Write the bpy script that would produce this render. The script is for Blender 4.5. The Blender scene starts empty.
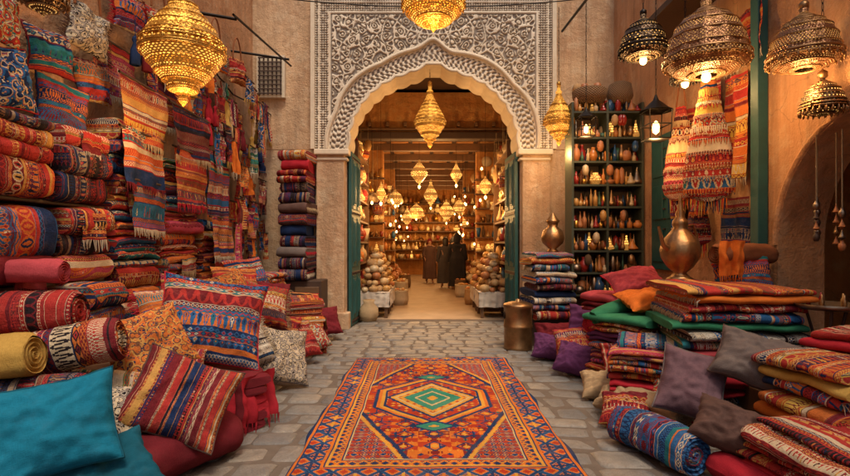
import bpy, math, random
import numpy as np
from mathutils import Vector, Matrix, noise
R=random.Random(7)
pi=math.pi
scene=bpy.context.scene
rad=math.radians

# ---------------------------------------------------------------- materials
class G:
    def __init__(s,name):
        s.mat=bpy.data.materials.new(name); s.mat.use_nodes=True
        s.nt=s.mat.node_tree; s.nt.nodes.clear()
        s.out=s.n('ShaderNodeOutputMaterial'); s.b=s.n('ShaderNodeBsdfPrincipled')
        s.nt.links.new(s.b.outputs[0],s.out.inputs[0])
    def n(s,t,**k):
        x=s.nt.nodes.new(t)
        for a,b in k.items(): setattr(x,a,b)
        return x
    def set(s,sock,v):
        if hasattr(v,'is_output') : s.nt.links.new(v,sock)
        else:
            if isinstance(v,(tuple,list)) and len(v)==3 and sock.type=='RGBA': v=(*v,1)
            sock.default_value=v
    def m(s,op,a,b=None,c=None):
        x=s.n('ShaderNodeMath',operation=op)
        s.set(x.inputs[0],a)
        if b is not None: s.set(x.inputs[1],b)
        if c is not None: s.set(x.inputs[2],c)
        return x.outputs[0]
    def mix(s,f,a,b,blend='MIX'):
        x=s.n('ShaderNodeMix',data_type='RGBA',blend_type=blend)
        s.set(x.inputs[0],f); s.set(x.inputs[6],a); s.set(x.inputs[7],b)
        return x.outputs[2]
    def ramp(s,f,stops,const=True):
        x=s.n('ShaderNodeValToRGB'); r=x.color_ramp
        r.interpolation='CONSTANT' if const else 'LINEAR'
        while len(r.elements)<len(stops): r.elements.new(1.0)
        for i,(p,c) in enumerate(stops):
            r.elements[i].position=p; r.elements[i].color=(*c,1)
        s.set(x.inputs[0],f); return x.outputs[0]
    def noise(s,vec,scale,detail=3,rough=.55):
        x=s.n('ShaderNodeTexNoise'); x.inputs['Scale'].default_value=scale
        x.inputs['Detail'].default_value=detail; x.inputs['Roughness'].default_value=rough
        if vec is not None: s.nt.links.new(vec,x.inputs['Vector'])
        return x.outputs[0]
    def vor(s,vec,scale,feat='F1',out='Distance'):
        x=s.n('ShaderNodeTexVoronoi',feature=feat); x.inputs['Scale'].default_value=scale
        s.nt.links.new(vec,x.inputs['Vector']); return x.outputs[out]
    def white(s,w):
        x=s.n('ShaderNodeTexWhiteNoise',noise_dimensions='1D'); s.set(x.inputs['W'],w); return x.outputs[0]
    def bump(s,h,strength=.3,dist=.01):
        x=s.n('ShaderNodeBump'); x.inputs['Strength'].default_value=strength
        x.inputs['Distance'].default_value=dist; s.set(x.inputs['Height'],h)
        s.nt.links.new(x.outputs[0],s.b.inputs['Normal'])
    def mul(s,col,f):
        cmb=s.n('ShaderNodeCombineColor')
        for i in range(3): s.set(cmb.inputs[i],f)
        return s.mix(1.0,col,cmb.outputs[0],'MULTIPLY')
    def scl(s,vec,a):
        x=s.n('ShaderNodeMapping'); x.inputs['Scale'].default_value=a; s.nt.links.new(vec,x.inputs[0]); return x.outputs[0]
    def p(s,**k):
        for a,b in k.items(): s.set(s.b.inputs[a.replace('_',' ')],b)
        return s.mat
    def co(s,w='Object'): return s.n('ShaderNodeTexCoord').outputs[w]

def pal_stops(pal):
    k=len(pal); return [(i/k,c) for i,c in enumerate(pal)]

def finish_cloth(g,col,vec,amt=1.0,bs=.7):
    th=g.noise(g.scl(vec,(35,260,1)),1.0,2,.6)
    th2=g.noise(g.scl(vec,(150,40,1)),1.0,2,.6)
    big=g.noise(vec,4.5,4,.6)
    f=g.m('ADD',g.m('MULTIPLY',th,1.0*amt),g.m('MULTIPLY',th2,.5*amt))
    f=g.m('ADD',f,g.m('MULTIPLY',big,.8))
    f=g.m('ADD',f,-.15+(1-amt)*.75)
    col=g.mul(col,f)
    hs=g.n('ShaderNodeHueSaturation'); hs.inputs['Saturation'].default_value=.99; hs.inputs['Value'].default_value=1.0
    g.set(hs.inputs['Color'],col); col=hs.outputs[0]
    col=g.mix(g.m('MULTIPLY',g.ramp(g.noise(vec,11,4,.7),[(.5,(0,0,0)),(.75,(1,1,1))],False),.12 if amt>.8 else .03),col,(.32,.22,.15))
    g.bump(g.m('ADD',g.m('ADD',th,g.m('MULTIPLY',th2,.6)),g.m('MULTIPLY',g.noise(vec,16 if amt>.8 else 9,4 if amt>.8 else 1),2.0)),bs,.012)
    g.p(Base_Color=col,Roughness=.95)
    g.b.inputs['Specular IOR Level'].default_value=.12
    return g.mat

def kilim(name,pal,band=.07,freq=9,seed=0,motif=.9):
    g=G(name); uv=g.co('UV'); sp=g.n('ShaderNodeSeparateXYZ'); g.nt.links.new(uv,sp.inputs[0])
    nz=g.noise(uv,9,3); u,v=sp.outputs[0],sp.outputs[1]
    v=g.m('ADD',v,g.m('MULTIPLY',g.m('SUBTRACT',nz,.5),.018))
    u=g.m('MULTIPLY',g.m('FLOOR',g.m('MULTIPLY',u,150)),1/150)
    vb=g.m('DIVIDE',v,band)
    vb=g.m('ADD',vb,g.m('MULTIPLY',g.m('SINE',g.m('MULTIPLY',vb,1.9)),.48))
    vb=g.m('ADD',vb,seed*3.37+50)
    idx=g.m('FLOOR',vb); f=g.m('FRACT',vb)
    h=[g.white(g.m('ADD',idx,11.3*i+seed)) for i in range(4)]
    A=g.ramp(h[0],pal_stops(pal)); B=g.ramp(h[1],pal_stops(pal[::-1])); C=g.ramp(h[2],pal_stops(pal[2:]+pal[:2]))
    fr=g.m('MULTIPLY',g.m('ADD',g.m('FLOOR',g.m('MULTIPLY',h[2],3)),1),freq)
    uf=g.m('MULTIPLY',u,fr)
    t=g.m('MULTIPLY',g.m('PINGPONG',uf,.5),2)
    ch=g.white(g.m('ADD',g.m('FLOOR',g.m('ADD',uf,.5)),g.m('MULTIPLY',idx,3.1)))
    e=g.m('MULTIPLY',g.m('ABSOLUTE',g.m('SUBTRACT',f,.5)),2)
    s_=g.m('ADD',t,e)
    dia=g.m('LESS_THAN',s_,.98); inn=g.m('LESS_THAN',s_,.62); core=g.m('LESS_THAN',s_,.28)
    cross=g.m('LESS_THAN',g.m('MINIMUM',g.m('ABSOLUTE',g.m('SUBTRACT',t,e)),g.m('ABSOLUTE',g.m('SUBTRACT',s_,1.0))),.13)
    zig=g.m('LESS_THAN',g.m('ABSOLUTE',g.m('SUBTRACT',g.m('SUBTRACT',f,.5),g.m('MULTIPLY',g.m('SUBTRACT',t,.5),.6))),.15)
    isz=g.m('GREATER_THAN',h[3],1-motif*.27); isd=g.m('LESS_THAN',h[3],motif*.45); isx=g.m('MULTIPLY',g.m('GREATER_THAN',h[3],motif*.45),g.m('LESS_THAN',h[3],motif*.70))
    mk=g.m('ADD',g.m('ADD',g.m('MULTIPLY',dia,isd),g.m('MULTIPLY',zig,isz)),g.m('MULTIPLY',cross,isx))
    col=g.mix(mk,A,B); col=g.mix(g.m('MULTIPLY',inn,isd),col,g.ramp(ch,pal_stops(pal))); col=g.mix(g.m('MULTIPLY',core,isd),col,C)
    col=g.mix(g.m('GREATER_THAN',e,.82),col,C)
    return finish_cloth(g,col,uv)

def floral(name,pal,scale=9):
    g=G(name); uv=g.co('UV')
    d=g.vor(uv,scale); d2=g.vor(uv,scale*3.1); d3=g.noise(uv,scale*2.5,2)
    c=g.ramp(g.m('FRACT',g.m('ADD',g.m('MULTIPLY',d,2.3),g.m('MULTIPLY',d3,.5))),[(0,pal[0]),(.18,pal[1]),(.34,pal[2]),(.42,pal[3]),(.72,pal[4]),(.8,pal[0])])
    c=g.mix(g.m('LESS_THAN',d2,.28),c,pal[5])
    return finish_cloth(g,c,uv)

def plain(name,c,c2=None,scale=3):
    g=G(name); uv=g.co('UV')
    c2=c2 or tuple(x*.7 for x in c)
    col=g.mix(g.m('MULTIPLY',g.noise(uv,scale,2),.9),c,c2)
    return finish_cloth(g,col,uv,.55,.32)

def simple(name,c,rough=.6,metal=0,var=.5,scale=8,bump=.3,bd=.01,emit=None,es=0):
    g=G(name); o=g.co()
    n=g.noise(o,scale,5,.6)
    col=g.mix(n,tuple(min(1,x*(1+var*.6)) for x in c),tuple(x*(1-var) for x in c))
    g.bump(g.noise(o,scale*5,4,.6),bump,bd)
    g.p(Base_Color=col,Roughness=rough,Metallic=float(metal))
    if emit: g.p(Emission_Color=emit,Emission_Strength=float(es))
    return g.mat

cr=(.38,.03,.026); mar=(.16,.015,.022); orr=(.54,.14,.028); och=(.52,.27,.07); nav=(.012,.028,.09); blu=(.025,.11,.27)
tea=(.02,.16,.19); crm=(.54,.43,.29); blk=(.02,.014,.018); pnk=(.44,.06,.11); grn=(.05,.17,.08); yel=(.60,.38,.07); pur=(.13,.03,.11); wht=(.58,.52,.43)
brn=(.18,.08,.04)
MULTI=[cr,orr,nav,och,tea,cr,crm,blu,mar,nav]
REDS=[cr,mar,cr,orr,blk,cr,och,mar,nav,crm]
BLUES=[nav,blu,cr,blu,crm,orr,nav,tea,mar,blu]
DARKS=[blk,nav,mar,brn,blk,cr,(.26,.19,.13),nav,mar,blk]
ORNG=[orr,cr,och,brn,yel,nav,orr,crm,cr,mar]
NEUT=[wht,(.3,.26,.22),blk,wht,(.2,.16,.13),crm,blu,(.4,.35,.29)]
PINKS=[pnk,cr,orr,mar,pur,och,crm,pnk]
GRN=[grn,wht,tea,och,grn,cr,crm,nav]
K={}
specs=[('a',MULTI,.055,12,1),('b',REDS,.046,14,2),('c',BLUES,.055,12,3),('d',DARKS,.048,12,4),('e',ORNG,.045,13,5),('f',MULTI,.036,16,6),('g',PINKS,.045,12,7),
 ('h',NEUT,.048,14,8),('i',GRN,.042,13,9),('j',REDS,.065,10,10),('k',BLUES,.072,9,11),('l',ORNG,.06,11,12),('m',DARKS,.034,18,13),('n',MULTI,.075,9,14),('o',REDS,.024,18,15),('p',PINKS,.06,10,16),
 ('q',DARKS,.06,11,17),('r',[cr,cr,mar,blk,cr,crm,mar,cr,och,cr],.036,15,18)]
for s_,pl,b,f,sd in specs: K[s_]=kilim('kilim_'+s_,pl,b,f,sd,.55 if s_=='o' else .93)
K['fl1']=floral('floral_blue',[nav,crm,cr,blu,blu,och],12); K['fl2']=floral('floral_red',[cr,och,nav,crm,mar,tea],13)
K['fl3']=floral('floral_orange',[orr,brn,mar,och,orr,nav],15); K['fl4']=floral('floral_grey',[crm,blk,wht,(.25,.2,.17),wht,blk],16)
P_={}
for nm,c in dict(teal=(.008,.17,.28),dteal=(.008,.09,.14),maroon=mar,crimson=(.42,.018,.032),pink=(.44,.06,.075),orange=(.66,.16,.02),purple=(.12,.035,.11),mauve=(.17,.095,.115),
    grey=(.16,.125,.115),brown=(.11,.06,.05),beige=(.46,.32,.18),yellow=(.50,.30,.07),green=(.03,.18,.09),cream=(.57,.47,.34),navy=nav,leather=(.24,.085,.035)).items():
    P_[nm]=plain('cloth_'+nm,c)

def plaster(name,c,c2,c3):
    g=G(name); o=g.co()
    n=g.noise(o,.9,7,.66); n2=g.noise(o,4,7,.7)
    col=g.mix(g.ramp(n,[(.36,(0,0,0)),(.62,(1,1,1))],False),c,c2)
    col=g.mix(g.m('MULTIPLY',g.ramp(n2,[(.5,(0,0,0)),(.62,(1,1,1))],False),.5),col,c3)
    st=g.noise(g.scl(o,(5,5,.5)),1.0,6,.7)
    col=g.mul(col,g.m('ADD',g.m('MULTIPLY',g.ramp(st,[(.35,(0,0,0)),(.6,(1,1,1))],False),.32),.70))
    cr_=g.n('ShaderNodeTexVoronoi',feature='DISTANCE_TO_EDGE'); cr_.inputs['Scale'].default_value=.9
    wob=g.n('ShaderNodeVectorMath',operation='ADD'); g.nt.links.new(o,wob.inputs[0])
    nn=g.n('ShaderNodeTexNoise'); nn.inputs['Scale'].default_value=3; nn.inputs['Detail'].default_value=5; g.nt.links.new(o,nn.inputs[0]); 
    sc=g.n('ShaderNodeVectorMath',operation='SCALE'); sc.inputs[3].default_value=.6; g.nt.links.new(nn.outputs[1],sc.inputs[0]); g.nt.links.new(sc.outputs[0],wob.inputs[1]); g.nt.links.new(wob.outputs[0],cr_.inputs['Vector'])
    ck=g.ramp(cr_.outputs[0],[(0,(.68,.68,.68)),(.008,(1,1,1))],False)
    col=g.mix(1.0,col,ck,'MULTIPLY')
    g.bump(g.m('ADD',g.m('ADD',g.noise(o,6,6,.6),g.m('MULTIPLY',n2,1.0)),g.m('MULTIPLY',g.noise(o,40,4,.7),.4)),.8,.04)
    return g.p(Base_Color=col,Roughness=.92)
M_pl=plaster('plaster_salmon',(.62,.33,.16),(.48,.23,.10),(.62,.41,.24))
M_pb=plaster('plaster_rose',(.64,.43,.26),(.50,.30,.17),(.66,.51,.35))
M_po=plaster('plaster_orange',(.60,.26,.07),(.42,.16,.04),(.60,.34,.12))
M_wood=simple('old_wood',(.15,.072,.03),.6,scale=3,var=.6)
M_dwood=simple('dark_wood',(.06,.03,.018),.6,scale=4,var=.5)
M_green=simple('teal_paint',(.015,.085,.08),.5,scale=4,var=.6)
M_shelf=simple('shelf_wood',(.04,.05,.033),.6,scale=4,var=.6)
M_iron=simple('dark_iron',(.035,.03,.028),.45,1,scale=10)
M_brass=simple('aged_brass',(.66,.36,.08),.32,.9,scale=9,var=.6)
M_bronze=simple('bronze',(.36,.20,.09),.38,.9,scale=9,var=.7)
M_copper=simple('copper_tin',(.3,.23,.17),.4,1,scale=6,var=.6)
M_stuccoP=simple('stucco_plain',(.68,.57,.43),.85,scale=5,var=.3)
M_dirt=simple('dirt_ground',(.26,.19,.13),.95,scale=1.5)
M_skin=simple('skin',(.35,.18,.11),.6,var=.1)
M_hair=simple('hair',(.015,.01,.008),.6)
M_rope=simple('rope',(.35,.24,.13),.9,scale=30)
M_white=simple('white_cloth',(.58,.5,.42),.9,scale=4)

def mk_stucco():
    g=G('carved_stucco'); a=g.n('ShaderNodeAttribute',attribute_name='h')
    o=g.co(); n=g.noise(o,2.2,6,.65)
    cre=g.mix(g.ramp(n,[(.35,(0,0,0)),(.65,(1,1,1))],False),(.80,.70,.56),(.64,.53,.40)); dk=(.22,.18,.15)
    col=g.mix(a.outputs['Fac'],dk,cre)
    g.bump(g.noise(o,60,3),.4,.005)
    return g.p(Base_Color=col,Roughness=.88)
M_st=mk_stucco()

def mk_paver():
    g=G('paving_stone'); geo=g.n('ShaderNodeNewGeometry'); r=geo.outputs['Random Per Island']; o=g.co()
    col=g.ramp(r,[(0,(.14,.14,.145)),(.2,(.22,.205,.19)),(.4,(.17,.175,.18)),(.6,(.28,.25,.215)),(.8,(.20,.195,.19)),(1,(.12,.125,.135))],False)
    n=g.noise(o,9,7,.7)
    col=g.mix(g.m('MULTIPLY',g.ramp(n,[(.35,(0,0,0)),(.65,(1,1,1))],False),.65),col,(.11,.10,.095))
    col=g.mix(g.m('MULTIPLY',g.ramp(g.noise(o,1.1,5),[(.42,(0,0,0)),(.68,(1,1,1))],False),.35),col,(.32,.24,.17))
    g.bump(g.m('ADD',g.m('ADD',g.noise(o,10,6,.65),g.m('MULTIPLY',g.noise(o,70,3),.3)),g.m('MULTIPLY',g.noise(o,3.5,2),1.5)),1.0,.025)
    return g.p(Base_Color=col,Roughness=g.m('ADD',g.m('MULTIPLY',n,.5),.25))
M_pav=mk_paver()
M_joint=simple('mortar',(.13,.10,.08),.95,scale=12)
M_hfloor=simple('worn_floor',(.34,.235,.155),.6,scale=2.5,var=.5)

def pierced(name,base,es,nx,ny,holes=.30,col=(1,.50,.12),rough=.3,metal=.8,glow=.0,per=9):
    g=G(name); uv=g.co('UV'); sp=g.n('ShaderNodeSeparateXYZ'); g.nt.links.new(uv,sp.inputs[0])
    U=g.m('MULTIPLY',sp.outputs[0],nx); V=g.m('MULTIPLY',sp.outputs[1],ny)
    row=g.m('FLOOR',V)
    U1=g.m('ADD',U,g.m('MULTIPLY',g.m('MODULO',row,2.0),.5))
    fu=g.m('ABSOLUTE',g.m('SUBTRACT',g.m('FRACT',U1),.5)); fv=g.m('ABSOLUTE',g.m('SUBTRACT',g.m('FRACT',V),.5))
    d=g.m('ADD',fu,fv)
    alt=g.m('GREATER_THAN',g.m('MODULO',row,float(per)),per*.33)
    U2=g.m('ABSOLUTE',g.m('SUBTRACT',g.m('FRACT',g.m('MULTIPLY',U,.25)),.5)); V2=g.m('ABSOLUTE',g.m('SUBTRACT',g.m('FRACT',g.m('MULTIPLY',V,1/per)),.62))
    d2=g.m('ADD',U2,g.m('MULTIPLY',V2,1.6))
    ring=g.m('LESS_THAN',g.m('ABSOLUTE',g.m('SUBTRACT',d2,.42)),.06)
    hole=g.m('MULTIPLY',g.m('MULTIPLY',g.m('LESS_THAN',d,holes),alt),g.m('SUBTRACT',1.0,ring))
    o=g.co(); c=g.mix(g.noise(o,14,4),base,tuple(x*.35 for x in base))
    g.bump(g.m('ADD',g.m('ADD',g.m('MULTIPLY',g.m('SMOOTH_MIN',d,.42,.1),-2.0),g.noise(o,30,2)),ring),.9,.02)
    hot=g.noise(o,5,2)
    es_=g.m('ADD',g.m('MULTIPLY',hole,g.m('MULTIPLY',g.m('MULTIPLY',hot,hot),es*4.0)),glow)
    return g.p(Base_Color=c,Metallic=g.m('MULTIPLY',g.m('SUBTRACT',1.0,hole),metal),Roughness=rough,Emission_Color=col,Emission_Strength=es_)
M_pgold=pierced('pierced_gold',(.88,.40,.05),2.2,48,54,.36,rough=.32,metal=.68,glow=.10,col=(1,.45,.07))
M_pdark=pierced('pierced_dark_metal',(.16,.10,.06),1.8,34,34,.22)
M_pwick=pierced('pierced_copper_shade',(.44,.2,.09),1.1,64,60,.24,metal=.6)
M_bulb=simple('warm_bulb',(1,.7,.4),.4,emit=(1,.50,.15),es=12)
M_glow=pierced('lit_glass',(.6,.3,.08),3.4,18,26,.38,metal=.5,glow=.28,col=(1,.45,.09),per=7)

def mk_wicker():
    g=G('wicker'); uv=g.co('UV'); sp=g.n('ShaderNodeSeparateXYZ'); g.nt.links.new(uv,sp.inputs[0])
    a=g.m('SINE',g.m('MULTIPLY',sp.outputs[0],220)); b=g.m('SINE',g.m('MULTIPLY',sp.outputs[1],180))
    w=g.m('MULTIPLY',a,b); col=g.mix(g.m('ADD',g.m('MULTIPLY',w,.5),.5),(.4,.22,.1),(.09,.045,.02))
    g.bump(w,.9,.02); return g.p(Base_Color=col,Roughness=.7)
M_wick=mk_wicker()

# ---------------------------------------------------------------- mesh builder
class MB:
    def __init__(s): s.v=[];s.f=[];s.mi=[];s.uv=[];s.sm=[];s.mats=[]
    def mid(s,mat):
        if mat not in s.mats: s.mats.append(mat)
        return s.mats.index(mat)
    def add(s,vs,fs,uvs,mat,M=None,smooth=True):
        o=len(s.v); mi=s.mid(mat)
        s.v+= [tuple(M@Vector(v)) for v in vs] if M is not None else [tuple(v) for v in vs]
        for f in fs:
            s.f.append([o+i for i in f]); s.mi.append(mi); s.sm.append(smooth)
            s.uv+= [uvs[i] for i in f]
    def surf(s,fn,nu,nv,mat,M=None,uvs=(1,1),uvo=None,smooth=True):
        uo=uvo or (R.random()*5,R.random()*5)
        vs=[];uv=[]
        for j in range(nv+1):
            for i in range(nu+1):
                vs.append(fn(i/nu,j/nv)); uv.append((i/nu*uvs[0]+uo[0],j/nv*uvs[1]+uo[1]))
        fs=[[j*(nu+1)+i,j*(nu+1)+i+1,(j+1)*(nu+1)+i+1,(j+1)*(nu+1)+i] for j in range(nv) for i in range(nu)]
        s.add(vs,fs,uv,mat,M,smooth)
    def box(s,c,d,mat,M=None):
        x,y,z=c;a,b,e=d[0]/2,d[1]/2,d[2]/2
        P=[(x+i*a,y+j*b,z+k*e) for i in(-1,1) for j in(-1,1) for k in(-1,1)]
        F=[(0,1,3,2),(4,6,7,5),(0,4,5,1),(2,3,7,6),(0,2,6,4),(1,5,7,3)]
        vs=P
        o=len(s.v); mi=s.mid(mat)
        s.v+= [tuple(M@Vector(v)) for v in vs] if M is not None else list(vs)
        ax=[1,1,0,0,2,2]
        for f,q in zip(F,ax):
            s.f.append([o+i for i in f]); s.mi.append(mi); s.sm.append(False)
            s.uv+=[((P[i][1],P[i][2]) if q==1 else (P[i][0],P[i][2]) if q==0 else (P[i][0],P[i][1])) for i in f]
    def lathe(s,prof,mat,M=None,n=24,ribs=0,ra=0,uvs=1.0):
        k=len(prof)-1; L=[0]
        for a,b in zip(prof,prof[1:]): L.append(L[-1]+math.hypot(a[0]-b[0],a[1]-b[1]))
        vs=[];uv=[]
        for j,(r,z) in enumerate(prof):
            for i in range(n+1):
                a=2*pi*i/n; rr=r*(1+ra*math.cos(ribs*a)) if ribs else r
                vs.append((rr*math.cos(a),rr*math.sin(a),z)); uv.append((i/n*uvs,L[j]*uvs))
        fs=[[j*(n+1)+i,(j+1)*(n+1)+i,(j+1)*(n+1)+i+1,j*(n+1)+i+1] for j in range(k) for i in range(n)]
        s.add(vs,fs,uv,mat,M)
    def tube(s,pts,r,mat,n=8,M=None):
        pts=[Vector(p) for p in pts]; vs=[];uv=[]
        for j,p in enumerate(pts):
            t=(pts[min(j+1,len(pts)-1)]-pts[max(j-1,0)]).normalized()
            a=t.orthogonal().normalized() if abs(t.y)>.9 else t.cross(Vector((0,1,0))).normalized(); b=t.cross(a)
            rr=r[j] if isinstance(r,list) else r
            for i in range(n+1):
                q=2*pi*i/n; vs.append(tuple(p+a*rr*math.cos(q)+b*rr*math.sin(q))); uv.append((i/n*.1,j*.05))
        fs=[[j*(n+1)+i,(j+1)*(n+1)+i,(j+1)*(n+1)+i+1,j*(n+1)+i+1] for j in range(len(pts)-1) for i in range(n)]
        s.add(vs,fs,uv,mat,M)
    def slab(s,M,W,D,T,layers,mats,amp=.019,vert=False,fringe=None):
        t=T/layers; n=26; ny=18
        for l in range(layers):
            mat=mats if not isinstance(mats,(list,tuple)) else mats[l%len(mats)]
            dd=D*(1-R.random()*.09); ox=(D-dd)/2*R.choice([1,.2,-.3]); zc=t*(l+.5); sd=R.random()*90
            uo=(R.random()*6,R.random()*6); vs=[];uv=[]; wl=W*R.uniform(.95,1.02); skew=R.uniform(-.02,.02)
            for j in range(ny+1):
                q=j/ny; y=(q-.5)*wl
                ed=max(0,abs(q-.5)*2-.8)/.2
                e=1-.14*ed**2
                per=0;pr=None
                for i in range(n+1):
                    a=2*pi*i/n; c=math.cos(a);sn=math.sin(a)
                    x=math.copysign(abs(c)**.32,c)*dd/2*(1-.03*ed); z=math.copysign(abs(sn)**.75,sn)*t/2*1.06*e
                    nn=noise.noise(Vector((x*3+sd,y*3.3,l*3.1)))+.45*noise.noise(Vector((x*9+sd,y*9,l*3.1+z*12)))
                    x+=nn*amp*1.7+ox+skew*(q-.5); z+=(noise.noise(Vector((x*3.2,y*3.2+sd,7)))+.5*noise.noise(Vector((x*8,y*8+sd,2))))*amp*1.1
                    z-=.020*ed*ed*(.4+l/layers); 
                    if pr: per+=math.hypot(x-pr[0],z-pr[1])
                    pr=(x,z)
                    vs.append((x,y+.012*noise.noise(Vector((x*5+sd,z*9,1))),z+zc)); uv.append((per+uo[0],y+uo[1]) if vert else (y+uo[0],per+uo[1]))
            fs=[[j*(n+1)+i,j*(n+1)+i+1,(j+1)*(n+1)+i+1,(j+1)*(n+1)+i] for j in range(ny) for i in range(n)]
            s.add(vs,fs,uv,mat,M)
            for j in (0,ny):
                base=[vs[j*(n+1)+i] for i in range(n)]
                s.add(base,[list(range(n))],[(b[0]+uo[0],b[2]*1.5+uo[1]) for b in base],mat,M,False)
            if fringe and R.random()<.45:
                sg=R.choice([-1,1])
                k=int(dd/.02)
                for q in range(k):
                    x=(q/k-.5)*dd*.94+ox; y0=sg*wl*.49; z0=zc+R.uniform(-.01,.01); ll=R.uniform(.035,.07)
                    s.tube([(x,y0,z0),(x+R.uniform(-.008,.008),y0+sg*.018,z0-.012),(x+R.uniform(-.015,.015),y0+sg*.024,z0-ll)],[.005,.004,.0015],fringe,4,M)
    def roll(s,M,L,r,mat,squash=.9):
        n=32;ny=22; sd=R.random()*50;uo=(R.random()*5,R.random()*5)
        vs=[];uv=[]
        for j in range(ny+1):
            q=j/ny;x=(q-.5)*L; e=1-.16*max(0,abs(q-.5)*2-.9)/.1
            for i in range(n+1):
                a=2*pi*i/n; rr=r*e*(1+.12*noise.noise(Vector((x*3+sd,math.cos(a)*1.5,math.sin(a)*1.5)))+.06*noise.noise(Vector((x*12+sd,math.cos(a)*3,math.sin(a)*3))))
                if abs(a-1.2)<.12: rr*=1.05
                vs.append((x,rr*math.cos(a),rr*math.sin(a)*squash-.12*r*(2*q-1)**2)); uv.append((a*r+uo[0],x+uo[1]))
        fs=[[j*(n+1)+i,j*(n+1)+i+1,(j+1)*(n+1)+i+1,(j+1)*(n+1)+i] for j in range(ny) for i in range(n)]
        s.add(vs,fs,uv,mat,M)
        for sg in(-1,1):
            vs=[];uv=[];m=16
            for k in range(m+1):
                f=k/m
                for i in range(n+1):
                    a=2*pi*i/n; rr=r*.86*f; dp=.03*math.sin((f*4-i/n)*2*pi)
                    vs.append((sg*(L/2-.012+dp*.6),rr*math.cos(a),rr*math.sin(a)*squash-.12*r)); uv.append((a*.1+uo[0],(f*4-i/n)*.05+uo[1]))
            fs=[[k*(n+1)+i,k*(n+1)+i+1,(k+1)*(n+1)+i+1,(k+1)*(n+1)+i] for k in range(m) for i in range(n)]
            s.add(vs,fs,uv,mat,M)
    def pillow(s,M,w,h,t,mat,sag=.1,trim=None,vert=False,fringe=None):
        n=36; sd=R.random()*99; uo=(R.random()*6,R.random()*6)
        def rim(u,v): return .03*noise.noise(Vector((u*1.6+sd,v*1.6,9)))+.012*noise.noise(Vector((u*6+sd,v*6,9)))
        fx,fy=R.uniform(-.5,.5),R.uniform(-.4,.4)
        for sg in(-1,1):
            def fn(a,b):
                u=a*2-1;v=b*2-1
                x=w/2*u*(1-.10*(1-v*v)); y=h/2*v*(1-.10*(1-u*u))
                k=max(0,(1-u*u)*(1-v*v))**.40
                ws=noise.noise(Vector((u*1.5+sd,v*1.5,sg)))*.26
                rg=(.5-abs(noise.noise(Vector((u*2.4+sd,v*2.4,sg*2+4)))))*.34+(.5-abs(noise.noise(Vector((u*6+sd,v*6,sg*2+8)))))*.06-.2
                r_=math.hypot(u-fx*.3,v-fy*.3); an=math.atan2(v,u)
                pl=.13*max(0,r_-.5)*math.sin(an*12+3*noise.noise(Vector((u*2,v*2,sd))))
                z=sg*t/2*k*(1+ws+rg)+sg*pl*t*.35*min(1,k*2)+rim(u,v)
                y-=sag*h*(k*.25)*(1-v)*.3
                x+=.01*noise.noise(Vector((v*5,sd,1)))*(1-k)
                return (x,y,z)
            if vert:
                s.surf(lambda a,b: fn(b,a),n,n,mat,M,(h,w),uo)
            else: s.surf(fn,n,n,mat,M,(w,h),uo)
        pts=[]
        for q in range(100):
            a=q/100*4; e=int(a); f=(a-e)*2-1
            u,v=[(f,-1),(1,f),(-f,1),(-1,-f)][e]
            pts.append((w/2*u*(1-.10*(1-v*v)),h/2*v*(1-.10*(1-u*u)),rim(u,v)))
        if trim: s.tube(pts+[pts[0]],.007,trim,6,M)
        if fringe:
            for q in range(len(pts)):
                e=q//25
                if e in(1,3):
                    for _ in range(2):
                        p=Vector(pts[q])+Vector((0,R.uniform(-.008,.008),0)); sg=1 if e==1 else -1
                        s.tube([p,p+Vector((sg*.03,R.uniform(-.008,.008),R.uniform(-.01,.01))),p+Vector((sg*R.uniform(.05,.075),R.uniform(-.02,.02),R.uniform(-.02,.01)))],[.005,.004,.0015],fringe,4,M)
    def cloth(s,M,w,h,mat,folds=3,amp=.03,fringe=None,uvr=False,nu=28,nv=28,flare=0,tri=0):
        sd=R.random()*60
        def fn(a,b):
            u=a-.5; ww=w*(1+flare*b)*(1-tri*b)
            return (u*ww+.015*noise.noise(Vector((b*3,sd,2))), amp*math.sin(a*folds*2*pi+sd+b*.8)*(.3+.7*b)+amp*1.6*noise.noise(Vector((a*2,b*2,sd)))+amp*.5*noise.noise(Vector((a*7,b*5,sd))), -b*h+.018*noise.noise(Vector((a*3,b*2,sd+4))))
        uo=(R.random()*5,R.random()*5)
        vs=[];uv=[]
        for j in range(nv+1):
            for i in range(nu+1):
                vs.append(fn(i/nu,j/nv)); uv.append((j/nv*h+uo[0],i/nu*w+uo[1]) if uvr else (i/nu*w+uo[0],j/nv*h+uo[1]))
        fs=[[j*(nu+1)+i,j*(nu+1)+i+1,(j+1)*(nu+1)+i+1,(j+1)*(nu+1)+i] for j in range(nv) for i in range(nu)]
        s.add(vs,fs,uv,mat,M)
        if fringe:
            k=int(w/.018)
            for i in range(k):
                p=Vector(fn((i+.5)/k,1)); l=.05+.05*R.random()
                s.tube([p,p+Vector((R.uniform(-.015,.015),R.uniform(-.01,.01),-l))],[.006,.002],fringe,4,M)
    def build(s,name,bevel=0,parent=None):
        me=bpy.data.meshes.new(name); me.from_pydata(s.v,[],s.f)
        for m in s.mats: me.materials.append(m)
        me.polygons.foreach_set('material_index',s.mi); me.polygons.foreach_set('use_smooth',s.sm)
        uvl=me.uv_layers.new(name='UVMap'); uvl.data.foreach_set('uv',[c for q in s.uv for c in q])
        me.update()
        ob=bpy.data.objects.new(name,me); scene.collection.objects.link(ob)
        if bevel:
            b=ob.modifiers.new('bev','BEVEL'); b.width=bevel; b.segments=2; b.limit_method='ANGLE'
        if parent: ob.parent=parent
        return ob
def T(x,y,z): return Matrix.Translation((x,y,z))
def RX(a): return Matrix.Rotation(rad(a),4,'X')
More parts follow.
